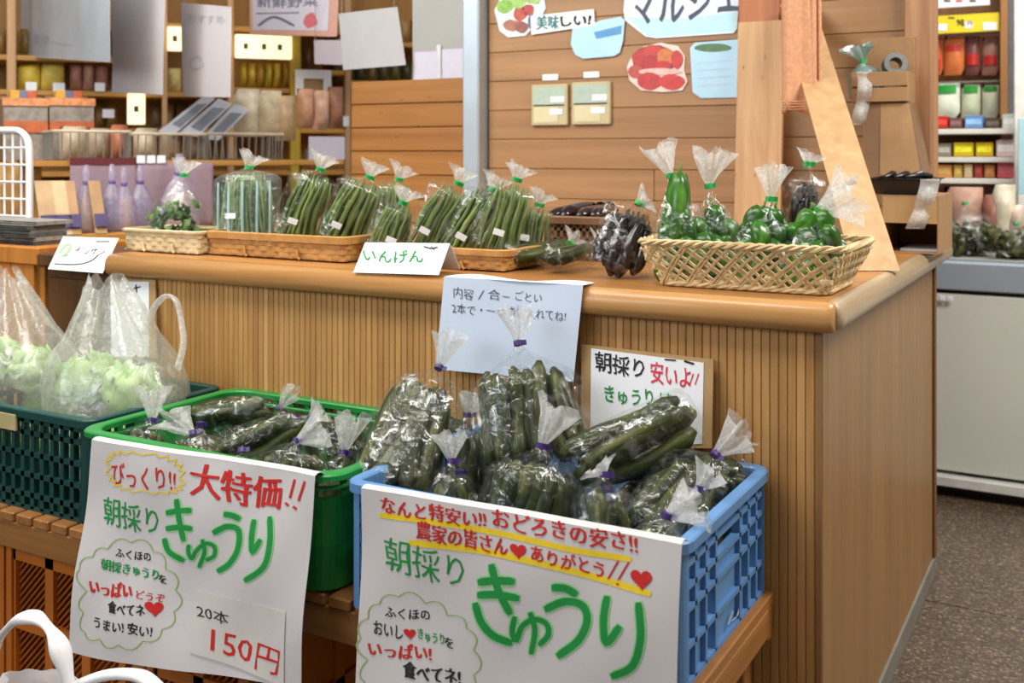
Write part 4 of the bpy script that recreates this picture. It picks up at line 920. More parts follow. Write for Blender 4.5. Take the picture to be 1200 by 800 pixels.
# ------------------------------------------------------------------ pictures and signs on the plank wall
sw = Sheet((0, 1.5165, 1.6), (0, -1, 0))
def cutout(name, label, pts, mat, cat='sign', th=0.004, parent=None, off=0.0):
    m = MB(); f = [sw.at(x, y, th + off) for x, y in pts]; b = [sw.at(x, y, off) for x, y in pts]; n = len(pts)
    m.add(f + b, [tuple(range(n)), tuple(range(2*n - 1, n - 1, -1))] + [(i, n + i, n + (i+1) % n, (i+1) % n) for i in range(n)])
    t = thing(name, label, cat) if parent is None else parent
    m.build('panel', mat, t); return t
def blob(cx, cy, rx, ry, n=16, w_=0.12, ph=0): return [(cx + rx*(1 + w_*math.sin(3*a + ph))*math.cos(a), cy + ry*(1 + w_*math.sin(4*a + ph))*math.sin(a)) for a in [2*math.pi*k/n for k in range(n)]]
PALEB = plain('pale_blue_laminate', 'a9d4ec', 0.3, 0.05, 5, 0.01); LAMW = plain('white_laminate', 'd5e4f0', 0.3, 0.03, 5, 0.01)
t = cutout('picture_cutout', 'cut-out picture of mixed vegetables at the top left of the plank wall', [(580, 12), (590, -8), (612, -16), (636, -10), (640, 10), (628, 30), (616, 42), (596, 44), (586, 36)], LAMW)
for (cx, cy, rx, ry, c) in ((592, 8, 10, 8, '7fae4a'), (606, 2, 12, 8, '8fb85a'), (626, -2, 10, 8, '9ab870'), (610, 16, 8, 9, 'b04a38'), (620, 12, 7, 7, 'a83c34'), (600, 30, 10, 7, 'a06a50'), (612, 32, 8, 7, '8a5248'), (624, 26, 5, 9, '5a6490')):
    m = MB(); sw.poly(m, blob(cx, cy, rx, ry, 14, .08, cx), 0.0046 + 0.0002*(cx % 5)); m.build('printed_shape', plain('print_' + c, c, 0.4, 0.25, 60, 0), t)
t = cutout('word_sign', 'narrow white sign with teal writing on the plank wall', [(623, 19), (697, 11), (698, 30), (624, 41)], plain('white_sign', 'e2ecee', 0.4, 0.03, 6, 0), off=0.005)
m = MB(); sw.bold(m, '美味', (630, 36), (656, 33), 16, 0.6, 0.0096); m.build('lettering', plain('teal_print', '1f6f74', 0.4, 0.05, 20, 0), t)['kind'] = 'stuff'
m = MB(); sw.text(m, 'しい!', (658, 33), (694, 29), 13, 0.04, 0.0096); m.build('lettering', INK_BLACK, t)['kind'] = 'stuff'
t = cutout('blue_card', 'light blue rounded card between the word signs on the plank wall', [(672, 34), (690, 30), (705, 24), (728, 20), (733, 24), (731, 48), (727, 62), (720, 66), (684, 69), (675, 64), (670, 52)], PALEB, off=0.0045)
m = MB(); sw.poly(m, [(697, 38), (730, 30), (729, 40), (700, 46)], 0.009); m.build('printed_band', plain('mid_blue_print', '4a90c8', 0.4, 0.05, 20, 0), t)
t = cutout('market_sign', 'white and pale blue market sign with bold dark lettering on the plank wall', [(736, -30), (868, -34), (864, 34), (860, 39), (770, 45), (757, 43), (733, 24), (731, 12)], LAMW)
m = MB(); sw.poly(m, [(734, 20), (800, 22), (864, 14), (863, 36), (770, 43), (757, 41)], 0.0046); m.build('printed_band', plain('sky_print', 'b4e0ee', 0.4, 0.08, 20, 0), t)
m = MB(); sw.text(m, 'マルシェ', (740, 33), (866, 16), 42, 0.02, 0.0052, 0.0); m.build('lettering', plain('navy_print', '2a3450', 0.4, 0.05, 20, 0), t)['kind'] = 'stuff'
t = cutout('tomato_picture', 'cut-out picture of a bowl of red tomatoes on the plank wall', [(735, 78), (742, 64), (756, 54), (775, 50), (795, 54), (803, 66), (802, 82), (806, 96), (800, 106), (778, 108), (752, 106), (738, 94)], plain('pale_print', 'e2cfc4', 0.4, 0.05, 20, 0))
for i, (cx, cy, rx, ry, c) in enumerate([(768, 70, 28, 17, '8c1812'), (752, 68, 11, 9, 'b02018'), (766, 61, 12, 8, 'c03020'), (764, 74, 11, 10, 'a81812'), (781, 67, 11, 10, 'c4702c'), (794, 70, 7, 11, 'b8241a'), (778, 78, 10, 7, 'b01c14'), (746, 84, 9, 8, 'b04434'), (774, 84, 26, 4, 'd8b0a8'), (762, 95, 15, 10, 'b82a22'), (788, 96, 15, 9, 'c02a22')]):
    m = MB(); sw.poly(m, blob(cx, cy, rx, ry, 14, .05, cx), 0.0046 + 0.0003*i); m.build('printed_tomato', plain('print_' + c, c, 0.35, 0.2, 60, 0), t)
t = cutout('info_card', 'pale blue rounded card with a cucumber picture half behind the upright board', [(809, 56), (815, 50), (868, 46), (868, 114), (822, 115), (812, 108)], PALEB)
m = MB(); sw.poly(m, blob(836, 56, 22, 5, 16, 0.03), 0.0046); m.build('printed_cucumber', plain('print_cucumber', '4d7448', 0.4, 0.2, 50, 0), t)
m = MB()
for i, y in enumerate((74, 83, 92, 101)): sw.stroke(m, [(818, y), (858, y - 3)], 1.6, 0.0046)
m.build('printed_lines', plain('print_mauve', 'b9c4e6', 0.4, 0.05, 20, 0), t)
FRM = plain('beige_frame', 'b9b08a', 0.5, 0.05, 10, 0.02)
for (x0_, x1_, y0_, y1_, lx, lb) in ((624, 666, 99, 147, 645, 'left of the two square beige notice plates on the plank wall'), (671, 716, 96, 146, 693, 'right of the two square beige notice plates on the plank wall')):
    t = thing('notice_plate', lb, 'sign', group='notice plates on the plank wall'); s_ = Sheet((0, 1.503, 1.6), (0, -1, 0))
    m = MB(); X0, X1, Z0, Z1 = RY(x0_, y0_, x1_, y1_, 1.51); m.rbox(X0, X1, 1.500, 1.5175, Z0, Z1, 0.003); m.build('plate', FRM, t)
    m = MB(); m.box(X0 + 0.008, X1 - 0.010, 1.4985, 1.4998, Z0 + 0.5*(Z1-Z0), Z1 - 0.012); m.build('paper', plain('grey_green_paper', 'a8bcb0', 0.6, 0.08, 30, 0), t)
    m = MB(); m.box(X0 + 0.012, X0 + 0.75*(X1-X0), 1.4985, 1.4998, Z0 + 0.012, Z0 + 0.45*(Z1-Z0)); m.build('paper', plain('cream_paper', 'cfc9a4', 0.6, 0.05, 30, 0), t)
    m = MB(); m.box(X0 + 0.55*(X1-X0), X1 - 0.012, 1.4972, 1.4984, Z0 + 0.56*(Z1-Z0), Z0 + 0.70*(Z1-Z0)); m.box(X0 + 0.52*(X1-X0), X1 - 0.02, 1.4972, 1.4984, Z0 + 0.26*(Z1-Z0), Z0 + 0.40*(Z1-Z0)); m.build('note', CARD, t)
    m = MB(); m.box(X0 + 0.012, X1 - 0.012, 1.4970, 1.4983, Z0 + 0.48*(Z1-Z0), Z0 + 0.505*(Z1-Z0)); m.build('line', INK_BLACK, t)
    X0, X1, Z0, Z1 = RY(lx - 9, y0_ - 12, lx + 9, y0_ - 5, 1.5165); tag(MB().box(X0, X1, 1.5145, 1.5178, Z0, Z1).build('wall_label', CARD), 'tiny white label above the ' + ('left' if lx < 660 else 'right') + ' square notice plate', 'label', 'tiny labels on the plank wall')

# ------------------------------------------------------------------ boards, towel and boxes at the right end of the worktop
PINE = wood('pine_board', 'b68c60', 'd2ac80', 'z', 0.6, 22, True, 0.03); PINE2 = wood('pale_board', 'ac875c', 'c49e72', 'z', 0.6, 20, False, 0.03)
b0, b1 = bx(862, 1.44), bx(916, 1.44); zt = P(889, 25, 'y', 1.47).z
m = MB(); m.obox((b0, 1.42, 1.061), (b1 - b0, 0, 0), (0, 0.02, 0), (0, 0.05, zt - 1.061)); o = m.build('pine_plank', PINE); tag(o, 'upright knotty pine plank leaning on the wall behind the wicker basket', 'plank')
b0, b1 = bx(866, 1.5), bx(914, 1.5)
tag(MB().rbox(b0, b1, 1.492, 1.517, 1.061, 2.3, 0.003).build('wall_batten', wood('red_brown_board', '9c5c38', 'b87448', 'z', 0.5, 24)), 'reddish brown upright board fixed to the wall behind the pine plank', 'plank')
bot = P(1000, 317, 'z', 1.062); top = P(914, 5, 'y', 1.44); ax = (top - bot); wd = P(1042, 322, 'z', 1.062) - bot
wd = Vector((wd.x, wd.y, 0)).normalized() * 0.125; nn = ax.cross(wd).normalized() * 0.018
if nn.y < 0: nn = -nn
wd = RT * 0.115
m = MB(); m.obox(bot, wd, Vector((-0.2, 0.95, 0)).normalized() * 0.02, ax); o = m.build('pale_plank', PINE2); tag(o, 'pale plank leaning diagonally against the wall beside the boxes', 'plank')
# towel over a peg
TOW = plain('orange_terry', 'dba27c', 0.95, 0.12, 90, 0.6)
Yt = 1.12
tw = thing('towel', 'orange terry towel hanging over a peg above the planks', 'towel')
tx0, tx1 = bx(917, Yt), bx(950, Yt); zlo = P(934, 133, 'y', Yt).z
m = MB(); m.grid(lambda u, v: (tx0 + (tx1 - tx0)*u*(0.85 + 0.15*v) + 0.006*math.sin(2*v), Yt - 0.018*math.sin(u*math.pi*1.5 + 0.6) - 0.006*math.sin(u*9), 1.985*(1-v) + (zlo + 0.012*math.sin(u*5))*v), 14, 16); m.build('front_fall', TOW, tw, smooth=True, solid=0.010)
tx2 = bx(963, Yt + 0.05); m = MB(); m.grid(lambda u, v: (tx1 - 0.012 + (tx2 - tx1 + 0.012)*u*(0.9 + 0.1*v), Yt + 0.035 - 0.014*math.sin(u*math.pi*2), 1.985*(1-v) + (zlo + 0.03)*v), 8, 14); m.build('back_fall', TOW, tw, smooth=True, solid=0.010)
m = MB(); m.grid(lambda u, v: (tx0 + (tx2 - tx0)*u, Yt - 0.018 + 0.053*v, 1.985 + 0.016*math.sin(math.pi*v)), 6, 5); m.build('top_fold', TOW, tw, smooth=True, solid=0.010)
m = MB(); 
for i in range(4): zz = zlo + 0.012 + 0.008*i; m.tube([(tx0 + 0.002, Yt - 0.026, zz), (tx1 - 0.004, Yt - 0.024, zz)], 0.0016, 5)
m.build('woven_band', TOW, tw)
pg = (tx0 + tx2) / 2
struct(MB().tube([(pg, 1.52, 1.978), (pg, Yt - 0.03, 1.978)], 0.008, 8).build('trim_3', TRIMW))
# boxes
Yb0 = 1.13
cx0, cx1 = bx(1033, Yb0), bx(1100, Yb0); zb = P(1066, 229, 'y', Yb0).z
t = thing('cardboard_box', 'open-fronted cardboard box on the worktop near the wall end post', 'box', (cx0, Yb0, 1.0605)); W, D, H = cx1 - cx0, 0.30, zb - 1.0605
MB().box(0, W, 0, D, 0, 0.004).build('bottom', KRAFT, t); MB().box(0, W, 0, D, H - 0.004, H).build('top', KRAFT, t)
MB().box(0, 0.004, 0.0, D, 0.004, H - 0.004).build('side', KRAFT, t); MB().box(W - 0.004, W, 0, D, 0.004, H - 0.004).build('side', KRAFT, t); MB().box(0.004, W - 0.004, D - 0.004, D, 0.004, H - 0.004).build('back', KRAFT, t)
MB().box(0.004, W - 0.004, -0.001, 0.003, H*0.52, H - 0.004).build('front_flap', KRAFT2, t)
for i in range(3):
    o = MB().box(0, W*0.7, 0, 0.2, 0, 0.006).build('folded_paper', PAPER); o.location = (cx0 + 0.03 + 0.008*i, Yb0 + 0.02 + 0.01*i, 1.0505 + 0.007*i); tag(o, 'folded white paper, %s of three in the open-fronted cardboard box' % ('bottom', 'middle', 'top')[i], 'paper', 'papers in the cardboard box')
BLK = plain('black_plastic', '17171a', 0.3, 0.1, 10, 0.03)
t = thing('black_tray', 'black plastic tray on the open-fronted cardboard box', 'tray', ((cx0 + cx1)/2 - 0.03, Yb0 + 0.13, zb + 0.001))
m = MB(); m.loft([rrect(0, 0, 0.15 + 2*i, 0.20 + 2*i, 0.02, z, 3) for i, z in [(0, 0), (0.012, 0.042), (0.022, 0.045), (0.022, 0.048), (0.008, 0.048)]], True, False); m.loft([rrect(0, 0, 0.135 + 2*i, 0.185 + 2*i, 0.02, z, 3) for i, z in [(0.0, 0.006), (0.0155, 0.048)]], True, False); m.build('tray', BLK, t)
for i in range(3): MB().tube([(-0.05 + 0.03*i, -0.07, 0.05), (-0.04 + 0.04*i, 0, 0.058), (0.0 + 0.03*i, 0.07, 0.052)], [0.006, 0.012, 0.008], 7).build('cable', BLK, t, smooth=True)
# tapered kraft bin with a small wooden box on it
kz0, kz1 = zb + 0.052, P(1040, 119, 'y', 1.30).z
kx = lambda px: bx(px, 1.30)
t = thing('kraft_bin', 'tall brown cardboard bin leaning at the wall end, widening downwards', 'box')
m = MB(); m.loft([[(kx(a), y0_, z), (kx(b), y0_, z), (kx(b) + 0.0, y1_, z), (kx(a), y1_, z)] for a, b, y0_, y1_, z in ((1018, 1084, 1.26, 1.44, kz0), (1006, 1064, 1.33, 1.46, kz1))]); m.build('bin', plain('brown_kraft', '7a5a3c', 0.75, 0.1, 12, 0.05), t)
m = MB(); q = [(kx(1034), 1.2585, kz0 + 0.004), (kx(1082), 1.2585, kz0 + 0.004), (kx(1064), 1.3265, kz1 - 0.006), (kx(1030), 1.3265, kz1 - 0.006)]; m.add(q + [(x, y + 0.0012, z) for x, y, z in q], [(0, 1, 2, 3), (7, 6, 5, 4), (0, 4, 5, 1), (1, 5, 6, 2), (2, 6, 7, 3), (3, 7, 4, 0)]); m.build('front_sheet', KRAFT, t)
wz0, wz1 = kz1 + 0.001, P(1040, 84, 'y', 1.33).z
t = thing('wooden_box', 'small wooden box holding a teal bag on top of the kraft bin', 'box', (kx(996), 1.315, wz0)); W, D, H = kx(1062) - kx(996), 0.16, wz1 - wz0
for (a, b, c, d, e, f, nm) in ((0, W, 0, 0.01, 0, H*0.46, 'front_board'), (0, W, 0, 0.01, H*0.52, H, 'front_board'), (0, W, D - 0.01, D, 0, H + 0.12, 'back_board'), (0, 0.01, 0.01, D - 0.01, 0, H, 'side_board'), (W - 0.01, W, 0.01, D - 0.01, 0, H, 'side_board'), (0.01, W - 0.01, 0.01, D - 0.01, 0, 0.008, 'bottom_board')): MB().rbox(a, b, c, d, e, f, 0.001).build(nm, KRAFT, t)
bag('teal_bag', 'crumpled teal plastic bag in the small wooden box', Vector((kx(1012), 1.375, wz0 + 0.012)), P(1010, 72, 'y', 1.37), 0.055, 0.04, P(1006, 54, 'y', 1.36), 'none', 0, TIE_G, film('teal_film', 0.14, '86b0ac', 0.3, 0.3), tail_r=0.05, tail_mat=film('teal_film', 0.14, '86b0ac', 0.3, 0.3), shoulder=0.6)
o = thing('tape_roll', 'dark roll of tape standing in the small wooden box', 'tape', (kx(1044), 1.36, wz1 + 0.022)); m = MB(); m.lathe([(0.020, -0.018), (0.036, -0.018), (0.036, 0.018), (0.020, 0.018), (0.020, -0.018)], 20, cap=False); m.build('roll', plain('dark_tape', '3a3c38', 0.35), o); o.rotation_euler = (R(75), 0, R(25))
def ribbon(name, label, pts, w_, mat, Y):
    m = MB(); q = spline([P(x, y, 'y', Y) for x, y in pts], 5); L = []
    m.add([Vector(p) + RT*w_/2*s + Vector((0, 0.008*math.sin(i*0.9), 0)) for s in (-1, 1) for i, p in enumerate(q)], [(i, i+1, len(q)+i+1, len(q)+i) for i in range(len(q)-1)])
    o = m.build(name, mat, None, True, solid=0.0015); tag(o, label, 'plastic strip'); return o
ribbon('plastic_strip', 'whitish plastic strip hanging from the small wooden box', [(1012, 84), (1014, 105), (1010, 125), (1006, 146)], 0.045, FILMT, 1.305)
ribbon('plastic_strip', 'clear plastic strip hanging over the corner of the open-fronted cardboard box', [(1090, 210), (1086, 230), (1080, 250), (1072, 268)], 0.055, FILMT, Yb0 - 0.012)
# ------------------------------------------------------------------ shop behind, left
class Fr:
    """upright frame: origin and heading; loc() drops a photo pixel onto its plane pushed back by d"""
    def __init__(s, o, ang):
        s.o = Vector((o.x, o.y, 0)); s.a = ang; s.ex = Vector((math.cos(ang), math.sin(ang), 0)); s.ey = Vector((-math.sin(ang), math.cos(ang), 0))
    def loc(s, px, py, d=0.0):
        r = ray(px, py); t = (s.o + s.ey*d - CAM).dot(s.ey) / r.dot(s.ey); q = CAM + r*t - s.o
        return Vector((q.dot(s.ex), d, q.z))
    def rect(s, px0, py0, px1, py1, d):
        pm = (px0 + px1)/2; return s.loc(px0, py0, d).x, s.loc(px1, py0, d).x, s.loc(pm, py1, d).z, s.loc(pm, py0, d).z
    def put(s, o): o.location = s.o; o.rotation_euler = (0, 0, s.a); return o
    def thing(s, name, label, cat, group=None): return s.put(thing(name, label, cat, (0, 0, 0), 0, group))
def pack(mb, x0, x1, y, z0, z1, dep):             # pillow packet with crimped ends
    def f(sg):
        def g(u, v):
            e = (math.sin(math.pi*u)**0.5) * (math.sin(math.pi*v)**0.5); return (x0 + (x1-x0)*u, y + sg*dep/2*e, z0 + (z1-z0)*v)
        return g
    mb.grid(f(-1), 6, 6); mb.grid(f(1), 6, 6); return mb
def packet(fr_, label, px0, py0, px1, py1, d, mat, dep=0.06, cat='packet', group=None, band=None):
    X0, X1, Z0, Z1 = fr_.rect(px0, py0, px1, py1, d); t = fr_.thing('packet', label, cat, group)
    pack(MB(), X0, X1, d, Z0, Z1, dep).build('wrapper', mat, t, smooth=True)
    if band: 
        h = Z1 - Z0; m = MB(); m.grid(lambda u, v: (X0 + (X1-X0)*(0.12 + 0.76*u), d - dep/2*(math.sin(math.pi*(0.12 + 0.76*u))**0.5) - 0.003, Z0 + h*(band[1] + (band[2]-band[1])*v)), 4, 2); m.build('printed_band', band[0], t)
    return t
def carton(fr_, label, px0, py0, px1, py1, d, mat, dep=0.1, cat='box', group=None, lid=None):
    X0, X1, Z0, Z1 = fr_.rect(px0, py0, px1, py1, d); t = fr_.thing('carton', label, cat, group)
    MB().rbox(X0 + 0.002, X1 - 0.002, d, d + dep, Z0, Z1, 0.003).build('body', mat, t)
    MB().box(X0 + 0.008, X1 - 0.008, d - 0.0015, d - 0.0002, Z0 + (Z1-Z0)*0.3, Z0 + (Z1-Z0)*0.72).build('label', lid or CARD, t)
    return t
FL = Fr(CAM + ray(200, 180)*5.75, R(50))
SHW = wood('shelf_wood', 'a8742e', 'c8964a', 'x', 0.5, 14); SHP = wood('shelf_post_wood', 'b88a58', 'd8b088', 'z', 0.5, 14); DKW = wood('shelf_back_wood', '7a5420', '9a6e30', 'z', 0.6, 10)
sh = FL.thing('wall_shelving', 'tall wooden shelving full of goods behind the hanging papers', 'shelf')
X0, X1 = FL.loc(-40, 100, 0).x, FL.loc(590, 100, 0).x
MB().box(X0, X1, 0.40, 0.42, 0, 2.9).build('back_panel', DKW, sh)
for px0, px1 in ((8, 19), (190, 196), (267, 274), (404, 411)):
    a, b = FL.loc(px0, 100, 0).x, FL.loc(px1, 100, 0).x; MB().rbox(a, b, -0.01, 0.05, 0, 2.9, 0.004).build('post', SHP, sh)
a, b = FL.loc(340, 100, 0).x, FL.loc(352, 100, 0).x; MB().rbox(a, b, -0.012, 0.05, 0, 2.9, 0.004).build('post', plain('mustard_post', 'b89a30', 0.5), sh)
zs = {}
def board(px0, px1, py, th=0.028):
    z = FL.loc((px0 + px1)/2, py, 0).z; a, b = FL.loc(px0, py, 0).x, FL.loc(px1, py, 0).x
    MB().rbox(a, b, 0.0, 0.40, z - th, z, 0.003).build('shelf_board', SHW, sh); return z
board(-30, 190, 106); board(-30, 190, 150); board(190, 267, 28); board(190, 267, 108); board(190, 267, 150); board(274, 404, 33); board(274, 340, 103); board(352, 404, 82); board(411, 560, 96); board(274, 404, 150); board(-30, 190, 66); board(411, 560, 50); board(-30, 560, 200)
ORD = ('first', 'second', 'third', 'fourth', 'fifth', 'sixth', 'seventh', 'eighth', 'ninth', 'tenth', 'eleventh', 'twelfth', 'thirteenth', 'fourteenth', 'fifteenth')
def row(specs, d, grp, cat='packet'):
    for (x0, y0, x1, y1, c, lb) in specs: packet(FL, lb, x0, y0, x1, y1, d, plain('wrap_' + c, c, 0.45, 0.22, 18, 0.05), 0.10, cat, grp)
row([(21, 73, 47, 105, 'c8b040', 'yellow packet on the far shelf, next to the shelf post'), (48, 73, 75, 105, 'd2bc58', 'yellow packet on the far shelf under the large clear sheet'),
     (82, 73, 96, 105, 'a87868', 'dull pink packet on the far shelf, left of three'), (97, 73, 110, 105, 'b08878', 'dull pink packet on the far shelf, middle of three'), (111, 73, 126, 105, '9c6a60', 'dull pink packet on the far shelf, right of three'),
     (196, 80, 212, 107, 'd8c888', 'cream packet on the far shelf between the two tall papers')], 0.10, 'packets on the far shelves')
for x0, x1, y0, y1 in ((30, 43, 96, 106), (62, 76, 97, 107), (111, 123, 97, 107), (120, 134, 128, 138), (331, 345, 140, 154), (392, 409, 136, 148)):
    tw_ = {30: 'under the yellow packet by the post', 62: 'under the second yellow packet', 111: 'under the dull pink packets', 120: 'left of the narrow glowing panel', 331: 'below the salmon packets', 392: 'beside the low partition'}[x0]
    X0_, X1_, Z0_, Z1_ = FL.rect(x0, y0, x1, y1, -0.02); t = FL.put(MB().box(X0_, X1_, -0.022, -0.019, Z0_, Z1_).build('price_tag', CARD)); tag(t, 'small white price tag on a far shelf, %s' % tw_, 'price tag', 'price tags on the far shelves')
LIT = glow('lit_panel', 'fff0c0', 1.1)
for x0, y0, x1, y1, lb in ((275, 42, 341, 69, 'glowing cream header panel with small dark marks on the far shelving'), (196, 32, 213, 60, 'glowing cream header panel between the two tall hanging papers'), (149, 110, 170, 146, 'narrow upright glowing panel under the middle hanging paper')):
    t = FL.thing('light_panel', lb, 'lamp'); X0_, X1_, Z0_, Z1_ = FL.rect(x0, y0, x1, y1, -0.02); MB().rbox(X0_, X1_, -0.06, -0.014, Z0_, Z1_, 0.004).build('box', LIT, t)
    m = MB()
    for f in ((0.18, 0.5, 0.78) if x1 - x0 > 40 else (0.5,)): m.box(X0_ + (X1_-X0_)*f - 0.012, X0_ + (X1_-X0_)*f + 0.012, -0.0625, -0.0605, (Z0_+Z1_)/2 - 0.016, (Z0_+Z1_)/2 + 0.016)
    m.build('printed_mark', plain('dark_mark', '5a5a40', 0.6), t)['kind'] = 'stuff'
row([(280 + 10*i, 74, 290 + 10*i, 102, ['a08a2c', 'b89a38', '94742a'][i % 3], ORD[i] + ' from the left: mustard packet in the row below the wide glowing header') for i in range(6)], 0.12, 'mustard packets below the glowing header')
row([(354 + 12*i, 56, 365 + 12*i, 81, ['6a4428', '8a5a30', '5c3a28', '7a5230'][i], ORD[i] + ' from the left: brown packet on the far shelf beside the mustard post') for i in range(4)], 0.12, 'brown packets beside the mustard post')
row([(388 + 13.5*i, 72, 400 + 13.5*i, 96, ['4a4c2c', '5e5a34', '3c3e26', '70603a'][i % 4], ORD[i] + ' from the left: dark packet in the row above the low plank partition') for i in range(8)], 0.14, 'dark packets above the low partition')
row([(411 + 14*i, 24, 424 + 14*i, 49, ['7a5a38', '9c7a48', '6a4a30'][i % 3], ORD[i] + ' from the left: brown packet on the upper far shelf above the partition') for i in range(6)], 0.14, 'brown packets on the upper far shelf')
row([(-6 + 15*i, 34, 8 + 15*i, 65, ['8a6a3c', 'a88848', '74582c'][i % 3], ORD[i] + ' from the left: tan packet on the far shelf behind the large clear sheet') for i in range(13)], 0.2, 'tan packets behind the large clear sheet')
row([(20 + 15*i, 122, 33 + 15*i, 149, ['7a5c30', '8c6a3a', '6a4c26'][i % 3], ORD[i] + ' from the left: brown packet on the lower far shelf') for i in range(8)] + [(176 + 15*i, 122, 189 + 15*i, 149, ['6e5a3c', '94805c'][i % 2], ORD[i + 8] + ' from the left: brown packet on the lower far shelf') for i in range(6)], 0.25, 'brown packets on the lower far shelf')
t = FL.thing('framed_picture', 'white framed picture standing on the far shelf', 'picture'); X0_, X1_, Z0_, Z1_ = FL.rect(346, 82, 388, 112, -0.06)
for a, b, c, d in ((X0_, X1_, Z1_ - 0.05, Z1_), (X0_, X0_ + 0.045, Z0_, Z1_ - 0.05), (X1_ - 0.045, X1_, Z0_, Z1_ - 0.05)): MB().box(a, b, -0.07, -0.05, c, d).build('frame_bar', CARD, t)
MB().box(X0_ + 0.045, X1_ - 0.045, -0.055, -0.05, Z0_, Z1_ - 0.05).build('picture', plain('tan_print', 'a8845c', 0.6, 0.2), t)

# wooden-edged display table with wire trays in front of the shelving
FD = Fr(CAM + ray(150, 180)*4.5, R(60))
WIRE = plain('grey_wire', '8c8880', 0.4, 0.1, 10, 0, metal=0.3); MAUVE = plain('mauve_cloth', '947f8a', 0.9, 0.06, 30, 0.2); MAROON = plain('maroon_edge', '5c1c22', 0.7)
dt = FD.thing('display_table', 'wooden display table behind the left end of the counter', 'table')
X0, X1 = FD.loc(38, 200, 0).x, FD.loc(405, 200, 0).x
MB().rbox(X0, X1, -0.22, 0.55, 1.00, 1.03, 0.004).build('top', SHW, dt)
for fx in (X0 + 0.05, (X0 + X1)/2, X1 - 0.05):
    for y in (-0.18, 0.5): MB().rbox(fx - 0.03, fx + 0.03, y - 0.03, y + 0.03, 0, 1.0, 0.003).build('leg', SHW, dt)
zsh = FD.loc(150, 188, 0.05).z
MB().rbox(X0, X1, 0.02, 0.55, zsh - 0.025, zsh, 0.003).build('riser_shelf', SHW, dt)
for fx in (X0 + 0.03, FD.loc(62, 200, 0).x, FD.loc(262, 200, 0).x, X1 - 0.03): MB().rbox(fx - 0.015, fx + 0.015, 0.5, 0.53, 1.03, zsh - 0.025, 0.002).build('riser_post', SHW, dt)
def wire_tray(label, px0, px1, py0, py1, d0, d1):
    X0, X1, Z0, Z1 = FD.rect(px0, py0, px1, py1, d0); Z0 = max(Z0, zsh + 0.003); t = FD.thing('wire_tray', label, 'basket', 'wire trays on the display table'); W = X1 - X0
    m = MB(); n = int(W / 0.03)
    for i in range(n + 1):
        x = X0 + W*i/n
        for y in (d0, d1): m.tube([(x, y, Z0), (x, y + (-0.02 if y == d0 else 0.02), Z1)], 0.0032, 5)
        m.tube([(x, d0, Z0), (x, d1, Z0)], 0.0028, 4)
    for x in (X0, X1):
        for i in range(8): y = d0 + (d1 - d0)*i/7; m.tube([(x, y, Z0), (x, y, Z1)], 0.003, 4)
    o = m.build('wires', WIRE, t); o['kind'] = 'stuff'
    m = MB(); q = [(X0, d0 - 0.02, Z1), (X1, d0 - 0.02, Z1), (X1, d1 + 0.02, Z1), (X0, d1 + 0.02, Z1), (X0, d0 - 0.02, Z1)]
    for a, b in zip(q, q[1:]): m.tube([a, b], 0.007, 6)
    m.build('rim', plain('cream_rim', 'c8bca4', 0.5), t)
    return t, X0, X1, Z0, Z1
wire_tray('wire tray of packets at the left of the display table', 62, 150, 154, 187, 0.04, 0.34)
wire_tray('wire tray of packets in the middle of the display table, below the glowing panel', 152, 240, 157, 187, 0.04, 0.34)
wire_tray('wire tray of tilted packets at the right of the display table', 243, 330, 157, 187, 0.04, 0.34)
for i, (x0, y0, x1, y1, c, lb) in enumerate([(70, 148, 100, 186, 'b8a890', 'beige packet in the left wire tray'), (102, 150, 128, 186, '9c8c78', 'taupe packet in the left wire tray'), (128, 146, 150, 186, 'a86848', 'rust packet in the left wire tray'),
     (156, 150, 184, 186, 'c8b8a0', 'cream packet in the middle wire tray'), (186, 148, 212, 186, 'b09880', 'tan packet in the middle wire tray'), (212, 146, 238, 186, 'a09080', 'grey packet in the middle wire tray')]):
    packet(FD, lb, x0, y0, x1, y1, 0.2, plain('wrap_' + c, c, 0.5, 0.2, 18, 0.05), 0.12, 'packet', 'packets in the wire trays')
def tilted(label, pts, d, mat, grp, th=0.02):
    t = FD.thing('flat_packet', label, 'packet', grp); m = MB(); q = [FD.loc(x, y, d + 0.06*(k > 1)) for k, (x, y) in enumerate(pts)]
    m.add(q + [p + Vector((0.004, th, 0.004)) for p in q], [(0, 1, 2, 3), (7, 6, 5, 4), (0, 4, 5, 1), (1, 5, 6, 2), (2, 6, 7, 3), (3, 7, 4, 0)]); m.build('sleeve', mat, t)
    c = sum((p for p in q), Vector())/4; m = MB(); e = [c + (p - c)*f for p, f in zip(q, (.55, .7, .7, .55))]; e = [p + Vector((0, -0.004, 0)) for p in e]; m.add(e, [(0, 1, 2, 3)]); m.build('printed_panel', plain('slate_print', '6c7480', 0.5, 0.2), t)
SLV = plain('bluish_sleeve', 'b4b8c4', 0.3, 0.1, 8, 0.02)
tilted('bluish flat packet slanting up in the right wire tray, leftmost of three', [(186, 154), (206, 156), (252, 116), (240, 112)], 0.06, SLV, 'slanting flat packets in the right tray')
tilted('bluish flat packet slanting up in the right wire tray, middle of three', [(208, 157), (232, 160), (272, 122), (256, 116)], 0.08, SLV, 'slanting flat packets in the right tray')
tilted('bluish flat packet slanting up in the right wire tray, rightmost of three', [(236, 162), (256, 165), (292, 128), (274, 122)], 0.10, SLV, 'slanting flat packets in the right tray')
